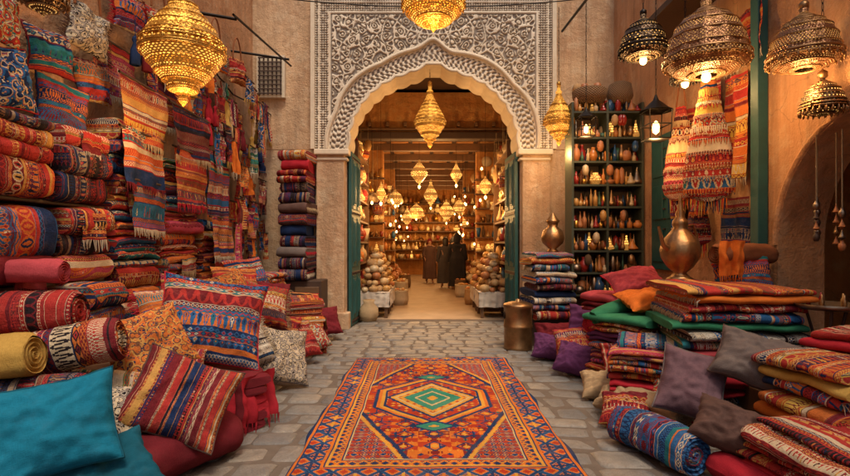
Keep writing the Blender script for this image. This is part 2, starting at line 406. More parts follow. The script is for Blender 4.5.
def RY(a): return Matrix.Rotation(rad(a),4,'Y')
def RZ(a): return Matrix.Rotation(rad(a),4,'Z')

# ---------------------------------------------------------------- ground
g=MB(); g.box((0,20,-.11),(300,300,.1),M_dirt); g.build('ground')
g=MB(); g.box((.15,3,-.03),(6.9,14,.05),M_joint)
y=-4
while y<9.6:
    hh=R.uniform(.20,.31); x=-3.15+R.uniform(-.15,0)
    while x<3.4:
        ww=R.uniform(.2,.42); a=.011
        jt=[R.uniform(-.022,.022) for _ in range(8)]; zz=R.uniform(-.005,.010); tl=[R.uniform(-.006,.006) for _ in range(4)]
        def wv(X_,Y_): return .06*math.sin(X_*1.1+Y_*.6)+.035*math.sin(X_*2.7+1)+.05*noise.noise(Vector((X_*1.5,Y_*1.5,3)))
        x0,x1,y0,y1=x+a,x+ww-a,y+a,y+hh-a
        C=[(x0+jt[0],y0+jt[1]*.5+wv(x0,y0)),(x1+jt[2],y0+jt[3]*.5+wv(x1,y0)),(x1+jt[4],y1+jt[5]*.5+wv(x1,y1)),(x0+jt[6],y1+jt[7]*.5+wv(x0,y1))]
        # cut corners: 8-gon stone
        O=[]
        for i in range(4):
            p=C[i];n_=C[(i+1)%4];l_=C[i-1]; c1=R.uniform(.06,.16);c2=R.uniform(.06,.16)
            O+=[(p[0]+(l_[0]-p[0])*c1,p[1]+(l_[1]-p[1])*c1),(p[0]+(n_[0]-p[0])*c2,p[1]+(n_[1]-p[1])*c2)]
        cx=sum(c[0] for c in C)/4;cy=sum(c[1] for c in C)/4
        N=8
        vs=[(c[0],c[1],-.02) for c in O]+[(c[0],c[1],zz-.014) for c in O]+[(cx+(c[0]-cx)*.90,cy+(c[1]-cy)*.88,zz-.003+tl[i//2]) for i,c in enumerate(O)]+[(cx+(c[0]-cx)*.6,cy+(c[1]-cy)*.6,zz+.003+tl[i//2]*.6) for i,c in enumerate(O)]
        fs=[]
        for L_ in range(3): fs+=[[L_*N+i,L_*N+(i+1)%N,(L_+1)*N+(i+1)%N,(L_+1)*N+i] for i in range(N)]
        fs+=[[3*N+i for i in range(N)]]
        g.add(vs,fs,[(v[0],v[1]) for v in vs],M_pav,None,True)
        x+=ww
    y+=hh
g.build('stone_pavement')
g=MB(); g.box((.15,18.5,-.012),(6.2,17.0,.05),M_hfloor); g.build('hall_floor')

# ---------------------------------------------------------------- carpet
CW,CL=.975,1.72
def mk_carpet():
    g=G('carpet_wool'); o=g.co(); sp=g.n('ShaderNodeSeparateXYZ'); g.nt.links.new(o,sp.inputs[0])
    q=.0105
    wob=g.m('MULTIPLY',g.m('SUBTRACT',g.noise(o,2,2),.5),.04)
    x=g.m('MULTIPLY',g.m('FLOOR',g.m('DIVIDE',g.m('ABSOLUTE',g.m('ADD',sp.outputs[0],wob)),q)),q); y=g.m('MULTIPLY',g.m('FLOOR',g.m('DIVIDE',g.m('ABSOLUTE',g.m('ADD',sp.outputs[1],wob)),q)),q)
    e=g.m('MINIMUM',g.m('SUBTRACT',CW,x),g.m('SUBTRACT',CL,y))
    RD=(.42,.045,.018);OR=(.64,.17,.025);NV=(.018,.04,.11);BL=(.03,.10,.22);GO=(.66,.32,.05);CR=(.58,.43,.2);TE=(.04,.24,.16);DR=(.2,.02,.02)
    def lattice(per,ox=0.,oy=0.):
        a=g.m('ADD',g.m('DIVIDE',x,per),ox); b=g.m('ADD',g.m('DIVIDE',y,per),oy)
        fa=g.m('ABSOLUTE',g.m('SUBTRACT',g.m('FRACT',a),.5)); fb=g.m('ABSOLUTE',g.m('SUBTRACT',g.m('FRACT',b),.5))
        h=g.white(g.m('ADD',g.m('MULTIPLY',g.m('FLOOR',a),7.13),g.m('MULTIPLY',g.m('FLOOR',b),3.71)))
        return g.m('ADD',fa,fb),h,fa,fb
    base=g.ramp(e,[(0,NV),(.02,OR),(.04,NV),(.055,RD),(.215,OR),(.23,NV),(.25,GO),(.26,OR),(.335,NV),(.35,CR),(.362,RD)])
    d,h,fa,fb=lattice(.155,.21,.0)
    b1=g.ramp(d,[(0,GO),(.08,RD),(.16,OR),(.24,NV),(.30,OR),(.38,BL),(.48,NV),(.58,BL),(.66,OR),(.78,RD)])
    b1=g.mix(g.m('MULTIPLY',g.m('LESS_THAN',g.m('MINIMUM',fa,fb),.07),g.m('LESS_THAN',d,.42)),b1,g.ramp(h,[(0,NV),(.5,GO),(.8,OR)]))
    in1=g.m('MULTIPLY',g.m('GREATER_THAN',e,.055),g.m('LESS_THAN',e,.215))
    base=g.mix(in1,base,b1)
    d2,h2,fa2,fb2=lattice(.072,.3,.1)
    b2=g.ramp(d2,[(0,RD),(.12,NV),(.24,GO),(.38,OR),(.6,NV)])
    in2=g.m('MULTIPLY',g.m('GREATER_THAN',e,.262),g.m('LESS_THAN',e,.333))
    base=g.mix(in2,base,b2)
    d3,h3,fa3,fb3=lattice(.066)
    cA=g.ramp(h3,[(0,RD),(.16,NV),(.34,OR),(.50,GO),(.64,RD),(.78,BL),(.90,TE),(.94,NV)])
    fld=g.mix(g.m('LESS_THAN',d3,.34),g.ramp(h2,[(0,RD),(.55,OR),(.8,DR)]),cA)
    fld=g.mix(g.m('LESS_THAN',d3,.13),fld,OR)
    fld=g.mix(g.m('LESS_THAN',g.m('MINIMUM',fa3,fb3),.06),fld,g.ramp(h3,[(0,NV),(.3,OR),(.6,RD),(.8,NV)]))
    d5,h5,_,_=lattice(.23,.5,.5)
    fld=g.mix(g.m('LESS_THAN',g.m('ABSOLUTE',g.m('SUBTRACT',d5,.33)),.05),fld,NV)
    fld=g.mix(g.m('LESS_THAN',d5,.12),fld,GO)
    inf=g.m('GREATER_THAN',e,.362); base=g.mix(inf,base,fld)
    sp_=g.m('ADD',g.m('DIVIDE',x,.613),g.m('DIVIDE',y,1.358))
    cn=g.m('MULTIPLY',g.m('GREATER_THAN',sp_,1.38),inf)
    sc=g.ramp(d3,[(0,GO),(.12,NV),(.24,BL),(.36,OR),(.5,NV),(.62,RD)])
    base=g.mix(cn,base,sc)
    for o_,c_ in ((1.38,GO),(1.31,NV)):
        base=g.mix(g.m('MULTIPLY',g.m('LESS_THAN',g.m('ABSOLUTE',g.m('SUBTRACT',sp_,o_)),.03),inf),base,c_)
    hx=g.m('MAXIMUM',g.m('DIVIDE',x,.54),g.m('ADD',g.m('DIVIDE',x,.84),g.m('DIVIDE',y,.80)))
    dm=g.m('ADD',g.m('DIVIDE',x,.46),g.m('DIVIDE',y,.58))
    med=g.ramp(hx,[(0,OR),(.62,RD),(.78,NV),(.83,GO),(.89,OR),(.94,NV)])
    im=g.m('LESS_THAN',hx,1.0); base=g.mix(im,base,med)
    md=g.m('MULTIPLY',g.m('LESS_THAN',d3,.3),g.m('LESS_THAN',hx,.78))
    base=g.mix(md,base,g.ramp(h3,[(0,NV),(.35,GO),(.6,RD),(.85,CR)]))
    base=g.mix(g.m('LESS_THAN',dm,.95),base,g.ramp(dm,[(0,GO),(.10,TE),(.30,CR),(.36,TE),(.58,GO),(.72,CR),(.78,GO),(.86,NV)]))
    base=g.mix(g.m('MULTIPLY',g.m('LESS_THAN',g.m('ABSOLUTE',g.m('SUBTRACT',dm,.65)),.06),g.m('LESS_THAN',d2,.35)),base,RD)
    y2=g.m('ABSOLUTE',g.m('SUBTRACT',y,.74)); lz=g.m('ADD',g.m('DIVIDE',x,.2),g.m('DIVIDE',y2,.13))
    base=g.mix(g.m('LESS_THAN',lz,1.0),base,g.ramp(lz,[(0,GO),(.2,TE),(.75,NV)]))
    w=g.m('ADD',g.m('MULTIPLY',g.noise(o,3,6,.7),1.0),g.m('MULTIPLY',g.noise(g.scl(o,(60,200,1)),1.0,3,.8),1.2)); w=g.m('ADD',w,-.16)
    base=g.mul(base,w)
    base=g.mix(g.m('MULTIPLY',g.ramp(g.noise(o,2.2,6,.75),[(.48,(0,0,0)),(.7,(1,1,1))],False),.18),base,(.33,.2,.12))
    g.bump(g.m('ADD',g.noise(o,150,3,.8),g.noise(o,8,3)),.8,.01)
    g.p(Base_Color=base,Roughness=.97); g.b.inputs['Specular IOR Level'].default_value=.08
    return g.mat
M_car=mk_carpet()
g=MB()
def cf(a,b):
    X=(a-.5)*2*CW+.016*math.sin(b*15)+.010*math.sin(b*37+2); Y=(b-.5)*2*CL+.014*math.sin(a*9)
    ed=min(a,1-a,b,1-b)
    return (X,Y,.020+.006*noise.noise(Vector((X*2,Y*2,1)))+.026*max(0,noise.noise(Vector((X*1.1,Y*1.6,5)))) if ed>.004 else .004)
g.surf(cf,90,160,M_car)
for sg in(-1,1):
    for i in range(190):
        X=(i/189-.5)*2*CW*.99; l=R.uniform(.03,.07)
        g.tube([(X,sg*CL,.014),(X+R.uniform(-.015,.015),sg*(CL+l),.008)],[.005,.003],P_['cream'],4)
c=g.build('patterned_carpet'); c.location=(.07,4.80,.010)

# ---------------------------------------------------------------- walls
XL,XR=-3.1,3.4
g=MB(); g.box((XL-.2,2.5,3.3),(.4,13.4,6.7),M_pl)
for yy in (5.6,): g.box((XL+.02,yy,5.0),(.05,.7,.9),M_dwood)
g.build('souk_wall',.02)
g=MB()
yc,hw,zs,H=3.7,1.12,1.5,6.65
def archz(y): return zs+1.12*math.sqrt(max(0,1-((y-yc)/hw)**2))
ys=[yc-hw+2*hw*(.5-.5*math.cos(pi*i/32)) for i in range(33)]
vs=[]
for yv in ys: vs+=[(XR,yv,archz(yv)),(XR,yv,H),(XR+.45,yv,archz(yv)),]
fs=[]
for i in range(32): fs+=[[3*i,3*i+1,3*i+4,3*i+3],[3*i,3*i+3,3*i+5,3*i+2]]
g.add(vs,fs,[(v[1],v[2]) for v in vs],M_pl,None,False)
g.box((XR+.225,(-4.2+yc-hw)/2,H/2),(.45,yc-hw+4.2,H),M_pl); g.box((XR+.225,(yc+hw+9.2)/2,H/2),(.45,9.2-yc-hw,H),M_pl)
g.tube([(XR-.0,yc+hw*1.03*math.cos(t),zs+(1.12*1.03)*math.sin(t)) for t in [i*pi/30 for i in range(31)]],.03,M_pl,8)
g.build('souk_wall')
g=MB()
for c_,d_ in [((5.6,3.7,1.5),(.1,4,3.2)),((4.6,1.8,1.5),(2,.1,3.2)),((4.6,5.6,1.5),(2,.1,3.2)),((4.7,3.7,3.1),(2,4,.1))]: g.box(c_,d_,M_po)
for zz in (.5,1.0,1.5,2.0): g.box((5.35,3.7,zz),(.35,3.4,.04),M_dwood)
for zz in (.5,1.0,1.5,2.0):
    for k in range(13):
        r=R.uniform(.05,.1);hh=R.uniform(.15,.34)
        g.lathe([(0,0),(r*.7,0),(r,hh*.4),(r*.9,hh*.6),(r*.4,hh*.85),(r*.5,hh)],R.choice([M_bronze,M_copper,K['e'],P_['leather']]),T(5.32,2.1+k*.26,zz+.02),12)
g.build('side_room')

xc=.15
g=MB()
g.box(((XL-.1+xc-1.56)/2,9.3,1.6),(xc-1.56-XL+.1,.6,3.2),M_pb); g.box(((XR+.1+xc+1.56)/2,9.3,1.6),(XR+.1-xc-1.56,.6,3.2),M_pb)
g.box(((XL-.1+xc-1.98)/2,9.3,5.0),(xc-1.98-XL+.1,.6,3.6),M_pb); g.box(((XR+.1+xc+1.98)/2,9.3,5.0),(XR+.1-xc-1.98,.6,3.6),M_pb)
g.box((xc,9.3,6.35),(3.96,.6,.9),M_pb)
for sg in(-1,1):
    g.box((xc+sg*1.83,8.94,1.55),(.5,.16,3.1),M_pb); g.box((xc+sg*1.80,8.92,3.14),(.62,.26,.1),M_stuccoP); g.box((xc+sg*1.8,8.91,.15),(.62,.26,.3),M_pb)
    g.box((xc+sg*1.80,8.935,3.02),(.56,.2,.05),M_stuccoP)
g.build('gateway_wall',.018)

def outer(t):
    lob=.055*abs(math.sin(t*4.5))
    x=(1.84+lob)*math.cos(t); z=3.2+(1.72+lob)*math.sin(t)**.92+.17*math.exp(-(x/.2)**2)
    return x,z
def inner(t,sc=True):
    l=.035*abs(math.sin(t*17)) if sc else 0
    x=(1.53-l)*math.cos(t); z=3.2+(1.42-l)*math.sin(t)**.9+.12*math.exp(-(x/.25)**2)
    return x,z
def rtab(f):
    ts=np.linspace(0,pi,721); P=np.array([f(t) for t in ts]); a=np.arctan2(P[:,1]-3.2,P[:,0]); r=np.hypot(P[:,0],P[:,1]-3.2); o=np.argsort(a); return a[o],r[o]
ao,ro=rtab(outer); ai,ri=rtab(inner)
X=np.arange(-2.16,2.1601,.0105); Z=np.arange(3.2,5.93,.0105)
gx,gz=np.meshgrid(X,Z)
ang=np.arctan2(gz-3.2,gx); rr=np.hypot(gx,gz-3.2)
Ro=np.interp(ang,ao,ro); Ri=np.interp(ang,ai,ri)
def sst(a,b,x): t=np.clip((x-a)/(b-a),0,1); return t*t*(3-2*t)
ax=np.abs(gx)
wx=ax+.02*np.sin(17*gz); wz=gz+.02*np.sin(17*ax)
q=sum(np.cos(2*pi/.155*(wx*math.cos(k*pi/4+.2)+wz*math.sin(k*pi/4+.2))) for k in range(4))
h=sst(-.3,.3,np.sin(q*1.9+.3))
q2=sum(np.cos(2*pi/.62*(ax*math.cos(k*pi/4)+gz*math.sin(k*pi/4))) for k in range(4))
h=np.maximum(h,1.0*(np.abs(np.sin(q2*1.3))<.09)); h=np.where((np.abs(np.sin(q2*1.3))>.09)&(np.abs(np.sin(q2*1.3))<.17),0,h)
eo=np.minimum(2.16-ax,5.93-gz)
bnd=sst(-.1,.2,np.cos(2*pi*(gx+gz)/.085)*np.cos(2*pi*(gx-gz)/.085)*1.4+.3*np.cos(2*pi*gx/.17)*np.cos(2*pi*gz/.17))
h=np.where(eo<.34,bnd,h)
for a,b in((0,.045),(.125,.15),(.30,.345)): h=np.where((eo>=a)&(eo<b),1.0,h)
h=np.where((eo>=.345)&(eo<.365),0,h)
u_=ang*1.7; v_=(rr-Ri)/(Ro-Ri+1e-6)
band=sst(-.1,.3,np.sin(u_*2*pi/.10+np.sin(v_*9)*1.5)*np.sin(v_*2*pi*2.5)+.15)
ib=rr<Ro
h=np.where(ib,band,h)
h=np.where(ib&((v_<.14)|(v_>.86)),1,h)
h=np.where((~ib)&(rr<Ro+.05),1,h)
ero=np.array([[noise.noise(Vector((x_*1.7,0,z_*1.7))) for x_ in X[::8]] for z_ in Z[::8]])
ero=np.repeat(np.repeat(ero,8,0),8,1)[:gx.shape[0],:gx.shape[1]]
hd=h*(1-.25*np.clip(ero*2,0,1))
Yd=8.86-.028*hd+np.where(ib,.03,0)-np.where(eo<.05,.03,0)
keep=rr>=Ri-.01
nr,nc=gx.shape
idx=np.arange(nr*nc).reshape(nr,nc)
qk=keep[:-1,:-1]&keep[1:,:-1]&keep[:-1,1:]&keep[1:,1:]
a=idx[:-1,:-1][qk];b=idx[:-1,1:][qk];c_=idx[1:,1:][qk];d_=idx[1:,:-1][qk]
faces=np.stack([a,b,c_,d_],1); used=np.unique(faces); mp=-np.ones(nr*nc,int); mp[used]=np.arange(len(used))
V=np.stack([gx.ravel()+xc,Yd.ravel(),gz.ravel()],1)[used]
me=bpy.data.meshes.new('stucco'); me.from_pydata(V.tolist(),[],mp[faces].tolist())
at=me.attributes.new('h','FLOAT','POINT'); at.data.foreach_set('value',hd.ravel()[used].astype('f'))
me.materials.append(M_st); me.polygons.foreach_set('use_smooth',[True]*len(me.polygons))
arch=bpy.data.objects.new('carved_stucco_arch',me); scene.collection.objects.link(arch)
g=MB()
ts=[i/140*pi for i in range(141)]
ti=[i/420*pi for i in range(421)]
g.tube([(xc+outer(t)[0],8.83,outer(t)[1]) for t in ts],.03,M_stuccoP,8)
g.tube([(xc+inner(t)[0],8.86,inner(t)[1]) for t in ti],.024,M_stuccoP,8)
vs=[];
for t in ti:
    x,z=inner(t); vs+=[(xc+x,8.86,z),(xc+x,9.6,z)]
g.add(vs,[[2*i,2*i+1,2*i+3,2*i+2] for i in range(420)],[(v[0],v[1]) for v in vs],M_stuccoP,None,False)
for sg in(-1,1): g.box((xc+sg*2.13,8.87,4.56),(.07,.16,2.74),M_stuccoP)
g.box((xc,8.87,5.96),(4.34,.2,.07),M_stuccoP)
vs=[]
for t in ts:
    x,z=inner(t,False)
    vs+=[(xc+x*1.03,8.97,3.2+(z-3.2)*1.03),(xc+max(-1.99,min(1.99,x*3)),8.97,min(5.92,3.2+(z-3.2)*3+.0))]
g.add(vs,[[2*i,2*i+1,2*i+3,2*i+2] for i in range(140)],[(v[0],v[2]) for v in vs],M_pb,None,False)
g.build('arch_moulding',0,arch)

g=MB()
x0,z0,w0,h0=-2.75,4.5,.5,.75
g.box((x0,8.95,z0),(w0,.08,h0),M_stuccoP)
for i in range(6): g.box((x0-w0/2+.06+i*(w0-.12)/5,8.88,z0),(.02,.03,h0-.08),M_dwood)
for i in range(9): g.box((x0,8.86,z0-h0/2+.06+i*(h0-.12)/8),(w0-.08,.02,.02),M_dwood)
g.build('lattice_window')

def door(name,x,y,ang,w=.85):
    g=MB(); M=T(x,y,0)@RZ(ang)
    g.box((w/2,0,1.6),(w,.06,3.16),M_green,M)
    for zz,hh in((.55,.8),(1.55,.9),(2.6,.9)):
        for xx in (.3,.88):
            g.box((xx*w/1.2,0,zz),(.28,.085,hh),M_green,M); g.box((xx*w/1.2,0,zz),(.18,.11,hh-.14),M_green,M)
            for a in(-.06,0,.06): g.box((xx*w/1.2+a,0,zz),(.02,.13,hh-.2),M_green,M)
    for zz in(.1,.98,2.08,3.08):
        g.box((w/2,0,zz),(w-.02,.075,.06),M_dwood,M)
        for k in range(7): g.lathe([(0,.02),(.012,.012),(.016,0)],M_iron,M@T(.08+k*(w-.16)/6,-.04,zz)@RX(90),8)
    g.build(name,.006)
door('green_door',xc-1.50,9.02,87); door('green_door',xc+1.50,9.02,93)

# ---------------------------------------------------------------- hall behind arch
hl,hr,hy0,hy1=-2.5,2.8,9.6,25
g=MB()
g.box((hl-.1,17.3,2.6),(.2,15.4,5.4),M_po); g.box((hr+.1,17.3,2.6),(.2,15.4,5.4),M_po); g.box((.15,25.1,2.6),(5.5,.2,5.4),M_po)
g.box((.15,17.4,5.4),(5.7,15.8,.2),M_dwood)
g.box((.15,12.3,4.72),(5.3,.2,1.0),M_po); g.box((.15,12.22,4.14),(5.3,.3,.16),M_dwood); g.box((.15,12.22,4.30),(5.3,.24,.06),M_wood)
for k in range(12): g.box((-2.2+k*.43,12.15,4.42),(.08,.16,.1),M_wood)
for k in range(1,8):
    g.box((.15,12.2+k*1.6,4.18),(5.3,.2,.2),M_wood)
for k in range(9): g.box((-2.2+k*.6,18.8,4.32),(.1,12.6,.08),M_dwood)
g.box((.15,18.8,4.42),(5.3,12.8,.1),M_po)
for sg,xx in((-1,hl+.2),(1,hr-.2)):
    for k in range(4): g.box((xx,12.3+k*3.2,2.1),(.3,.3,4.0),M_po)
g.build('market_hall',.01)

M_pots=[simple('terracotta',(.38,.14,.05),.5,var=.3),simple('glaze_ochre',(.48,.25,.07),.3,var=.3),simple('glaze_cream',(.52,.38,.22),.35,var=.3),simple('glaze_orange',(.55,.19,.04),.35,var=.3),M_brass,M_bronze,simple('glaze_red',(.32,.04,.02),.3),simple('glaze_blue',(.03,.10,.22),.3)]
M_goods=[simple('basketry',(.45,.26,.11),.8,var=.4,scale=20,bump=.8),simple('dried_gourd',(.52,.32,.14),.6,var=.4),simple('leather_pouf',(.38,.13,.04),.5,var=.3),M_pots[2],M_pots[1],M_wick,simple('pale_sackcloth',(.52,.42,.29),.9,var=.3,scale=15)]
def pot(g,M,r,h,mat,kind,n=12):
    if kind==0: pr=[(0,0),(r*.6,0),(r,h*.4),(r*.85,h*.65),(r*.4,h*.82),(r*.5,h)]
    elif kind==1: pr=[(0,0),(r*.5,0),(r,h*.8),(r*.9,h*.8),(r*.3,h*.2)]
    elif kind==2: pr=[(0,0),(r,.02),(r,h*.2),(r*.6,h*.4),(r*.15,h*.9),(r*.2,h),(0,h)]
    elif kind==3: pr=[(0,0),(r*.45,0),(r*.45,h*.55),(r*.18,h*.72),(r*.16,h),(0,h)]
    else: pr=[(0,0),(r*.7,h*.1),(r,h*.45),(r*.75,h*.85),(r*.1,h*.98),(0,h)]
    g.lathe(pr,mat,M,n)
def shelves(name,x0,x1,y0,y1,levels,side,frame=M_wood,lit=.10):
    g=MB(); yy=y0
    for z in levels: g.box(((x0+x1)/2,(y0+y1)/2,z),(x1-x0,y1-y0,.04),frame)
    nd=max(1,int((y1-y0)/1.2))
    for i in range(nd+1): g.box(((x0+x1)/2,y0+(y1-y0)*i/nd,(levels[-1]+.2)/2),(x1-x0+.02,.05,levels[-1]+.2),frame)
    for z in levels:
        for rowx in ((x1-.13,x1-.38) if side<0 else (x0+.13,x0+.38)):
            yy=y0+.15
            while yy<y1-.12:
                r=R.uniform(.06,.15); h=R.uniform(.16,.42)
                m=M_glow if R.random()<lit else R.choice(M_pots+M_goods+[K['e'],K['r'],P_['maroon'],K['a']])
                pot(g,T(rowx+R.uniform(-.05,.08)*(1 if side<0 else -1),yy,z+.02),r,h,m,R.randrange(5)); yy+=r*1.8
    g.build(name,.0)
LV=[1.1,1.55,2.0,2.45,2.9,3.4]
shelves('pottery_shelf',hl,hl+.7,12.6,24.5,LV,-1)
shelves('pottery_shelf',hr-.7,hr,12.6,24.5,LV,1)
shelves('pottery_shelf',hl,-1.36,10.1,12.0,[.6,1.1,1.55,2.0,2.45,2.9,3.4],-1,lit=.12)
shelves('pottery_shelf',1.66,hr,10.1,12.0,[.6,1.1,1.55,2.0,2.45,2.9,3.4],1,lit=.12)
for (xx,yp) in((-1.45,13.6),(1.75,13.9),(-1.35,17.2),(1.65,17.4)):
    g=MB(); g.box((xx,yp+.3,2.05),(.6,.4,4.1),M_po)
    for z in(.9,1.3,1.7,2.1,2.5,2.9,3.3):
        g.box((xx,yp,z),(.72,.24,.03),M_wood)
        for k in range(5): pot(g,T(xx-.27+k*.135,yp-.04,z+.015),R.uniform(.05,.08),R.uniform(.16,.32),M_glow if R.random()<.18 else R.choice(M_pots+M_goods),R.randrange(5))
    g.build('display_pier')
g=MB()
for z in (.8,1.25,1.7,2.15,2.6,3.05,3.5): 
    g.box((.15,24.7,z),(4.2,.5,.04),M_wood)
    x=-1.8
    while x<2.1:
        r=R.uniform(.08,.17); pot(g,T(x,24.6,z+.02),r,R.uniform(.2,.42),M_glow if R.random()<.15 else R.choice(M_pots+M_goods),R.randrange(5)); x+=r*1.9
g.build('display_shelf')
def pile(name,x0,x1,y0,y1,side):
    g=MB()
    g.box(((x0+x1)/2,(y0+y1)/2,.2),(x1-x0,y1-y0,.4),M_dwood)
    xf=x1 if side<0 else x0
    for k in range(int((y1-y0)/1.3)):
        yy=y0+.65+k*1.3
        if k%3==0: g.cloth(T(xf-side*.02,yy,.43)@RZ(90),1.1,.36,M_white,4,.012)
    steps=6
    for s_ in range(steps):
        depth=(x1-x0)/steps; xx=xf+side*(depth*(s_+.5)); zz=.4+s_*.2
        g.box(((xx+(x0 if side<0 else x1))/2,(y0+y1)/2,zz-.06),(abs(xx-(x0 if side<0 else x1))+.05,y1-y0,.12),M_dwood)
        yy=y0+.1; mt=R.choice(M_goods[:5]); 
        while yy<y1-.05:
            if R.random()<.15: mt=R.choice(M_goods[:5]+[M_goods[6],M_goods[6]])
            r=R.uniform(.06,.14)
            pot(g,T(xx+R.uniform(-.05,.05),yy,zz+R.uniform(-.02,.04))@RX(R.uniform(-35,35))@RY(R.uniform(-25,25)),r,r*R.uniform(1.1,1.9),mt,R.choice([4,4,4,0,1]),12); yy+=r*1.6
    yy=y0+.4
    while yy<y1-1:
        r=R.uniform(.16,.24); h=R.uniform(.3,.5)
        g.lathe([(0,0),(r*.9,0),(r*1.05,h*.4),(r*.95,h*.9),(r*1.03,h),(r*.9,h-.01),(r*.8,h*.93),(0,h*1.05)],R.choice([M_goods[0],M_goods[6],M_wick]),T(xf-side*(r+.02),yy,.015),18,7,.03)
        for q in range(10): pot(g,T(xf-side*(r+.02)+R.uniform(-r,r)*.6,yy+R.uniform(-r,r)*.6,h*.98),.05,.07,R.choice(M_pots[:4]),4,8)
        yy+=R.uniform(1.0,2.2)
    g.build(name)
pile('pottery_pile',hl+.6,-.92,12.1,19.5,-1); pile('pottery_pile',1.34,hr-.65,12.1,19.5,1)
for (x,y) in((-1.05,10.5),(1.42,10.5),(-1.05,11.55),(1.42,11.55)):
    g=MB(); g.box((x,y,.5),(.62,.8,.05),M_wood)
    for a in(-.26,.26):
        for b in(-.34,.34): g.box((x+a,y+b,.255),(.06,.06,.47),M_wood)
    for rz in(0,90,180,270):
        w_=.66 if rz%180==0 else .84; o_=.42 if rz%180==0 else .33
        g.cloth(T(x,y,.54)@RZ(rz)@T(0,-o_,0),w_,.3,M_white,5,.015)
    g.box((x,y,.535),(.66,.84,.01),M_white)
    for k in range(95):
        r=R.uniform(.055,.11); lay=k//18; sh=1-.18*lay
        pot(g,T(x+R.uniform(-.28,.28)*sh,y+R.uniform(-.38,.38)*sh,.54+lay*.13)@RX(R.uniform(-30,30)),r,r*1.5,R.choice(M_goods[:5]),R.choice([4,4,0]))
    g.build('market_table')
for side,xx in((-1,-1.5),(1,1.8)):
    g=MB()
    for k in range(44):
        yy=10.4+k*.31; zt=R.uniform(2.7,3.95); r=R.uniform(.08,.2); h=R.uniform(.2,.5)
        x=xx+side*R.uniform(-.25,.35)
        g.tube([(x,yy,4.1),(x,yy,zt)],.005,M_rope,4)
        pot(g,T(x,yy,zt-h),r,h,R.choice(M_goods+[K['e'],K['l'],K['r'],K['a'],M_bronze,M_brass]),R.choice([0,2,4,4]),14)
    g.build('hanging_baskets')

# ---------------------------------------------------------------- lanterns
def light(x,y,z,w,r=.08,col=(1,.56,.21)):
    l=bpy.data.lights.new('lamp_light','POINT'); l.energy=w; l.color=col; l.shadow_soft_size=r
    o=bpy.data.objects.new('lamp_light',l); o.location=(x,y,z); scene.collection.objects.link(o); return o
def chain(g,z0,z1,mat=None):
    n=max(3,int((z1-z0)/.06))
    if n>60: n=60
    for i in range(n):
        a=z0+(z1-z0)*i/n; L_=(z1-z0)/n
        pts=[(.009*math.cos(q),.0,a+L_*.5+L_*.62*math.sin(q)) if i%2 else (0.0001,.009*math.cos(q),a+L_*.5+L_*.62*math.sin(q)) for q in [k*pi/4 for k in range(9)]]
        g.tube(pts,.003,mat or M_iron,4)
BIG=[(.03,.56),(.06,.52),(.05,.48),(.05,.44),(.10,.41),(.12,.385),(.13,.35),(.20,.27),(.27,.18),(.32,.08),(.335,.045),(.35,.04),(.35,.02),(.335,.015),(.338,-.03),(.35,-.035),(.35,-.055),(.33,-.06),(.295,-.13),(.23,-.22),(.17,-.29),(.12,-.335),(.13,-.35),(.12,-.365),(.07,-.39),(.03,-.42),(.04,-.45),(.03,-.47),(.0,-.51)]
TEAR=[(.02,.60),(.035,.58),(.03,.50),(.06,.46),(.05,.42),(.08,.34),(.12,.26),(.155,.215),(.155,.195),(.23,.06),(.27,-.03),(.285,-.06),(.285,-.08),(.25,-.18),(.16,-.32),(.10,-.38),(.11,-.40),(.04,-.46),(.045,-.5),(0,-.56)]
BOWL=[(.04,.34),(.05,.28),(.12,.24),(.20,.18),(.28,.08),(.31,.0),(.31,-.05),(.27,-.12),(.18,-.20),(.08,-.25),(.03,-.28),(0,-.32)]
DOME=[(.02,.44),(.05,.42),(.04,.36),(.08,.34),(.12,.30),(.20,.25),(.27,.17),(.32,.06),(.35,-.06),(.36,-.12),(.375,-.13),(.375,-.18),(.35,-.19),(.28,-.25),(.16,-.29),(.09,-.3)]
def lantern(name,x,y,z,prof,s,mat,ztop,lw=0,ribs=0,metal=M_brass,lz=None,bulb=False):
    g=MB(); 
    g.lathe([(r*s,h*s) for r,h in prof],mat,None,64,ribs,.018 if ribs else 0)
    for (r,h) in prof[1:-1]:
        if r>.1: g.tube([(r*s*1.012*math.cos(q),r*s*1.012*math.sin(q),h*s) for q in [k*pi/24 for k in range(49)]],.006,metal,5)
    rm=max(prof,key=lambda p:p[0])
    for k in range(24):
        q=2*pi*k/24; g.lathe([(0,0),(.006,-.01),(.012,-.035),(.006,-.05),(0,-.055)],metal,T(rm[0]*s*math.cos(q),rm[0]*s*math.sin(q),rm[1]*s-.02),6)
    g.lathe([(0,-.02),(.035,-.01),(.035,.03),(.012,.05),(.0,.06)],metal,T(0,0,prof[0][1]*s),12)
    if bulb: g.lathe([(0,-.05),(.03,-.035),(.04,0),(.03,.035),(.015,.06),(0,.06)],M_bulb,T(0,0,(prof[-1][1])*s-.01),14)
    chain(g,prof[0][1]*s+.05,ztop-z)
    o=g.build(name); o.location=(x,y,z)
    if lw: light(x,y,(lz if lz is not None else z+prof[-1][1]*s-.12),lw)
    return o
lantern('hanging_lantern',-2.03,4.2,3.14,BIG,.95,M_pgold,5.6,30,12)
lantern('hanging_lantern',.07,4.2,3.55,BOWL,.85,M_pgold,5.6,18,12)
lantern('hanging_lantern',.09,9.15,3.83,TEAR,1.02,M_pgold,4.72,34,12)
lantern('hanging_lantern',2.14,8.0,3.55,TEAR,.85,M_pgold,5.3,28,12)
lantern('hanging_lantern',2.40,5.5,3.74,DOME,.68,M_pdark,5.6,24,metal=M_iron,bulb=True)
lantern('hanging_lantern',2.53,4.5,3.30,DOME,.94,M_pwick,5.6,28,12,metal=M_bronze,bulb=True)
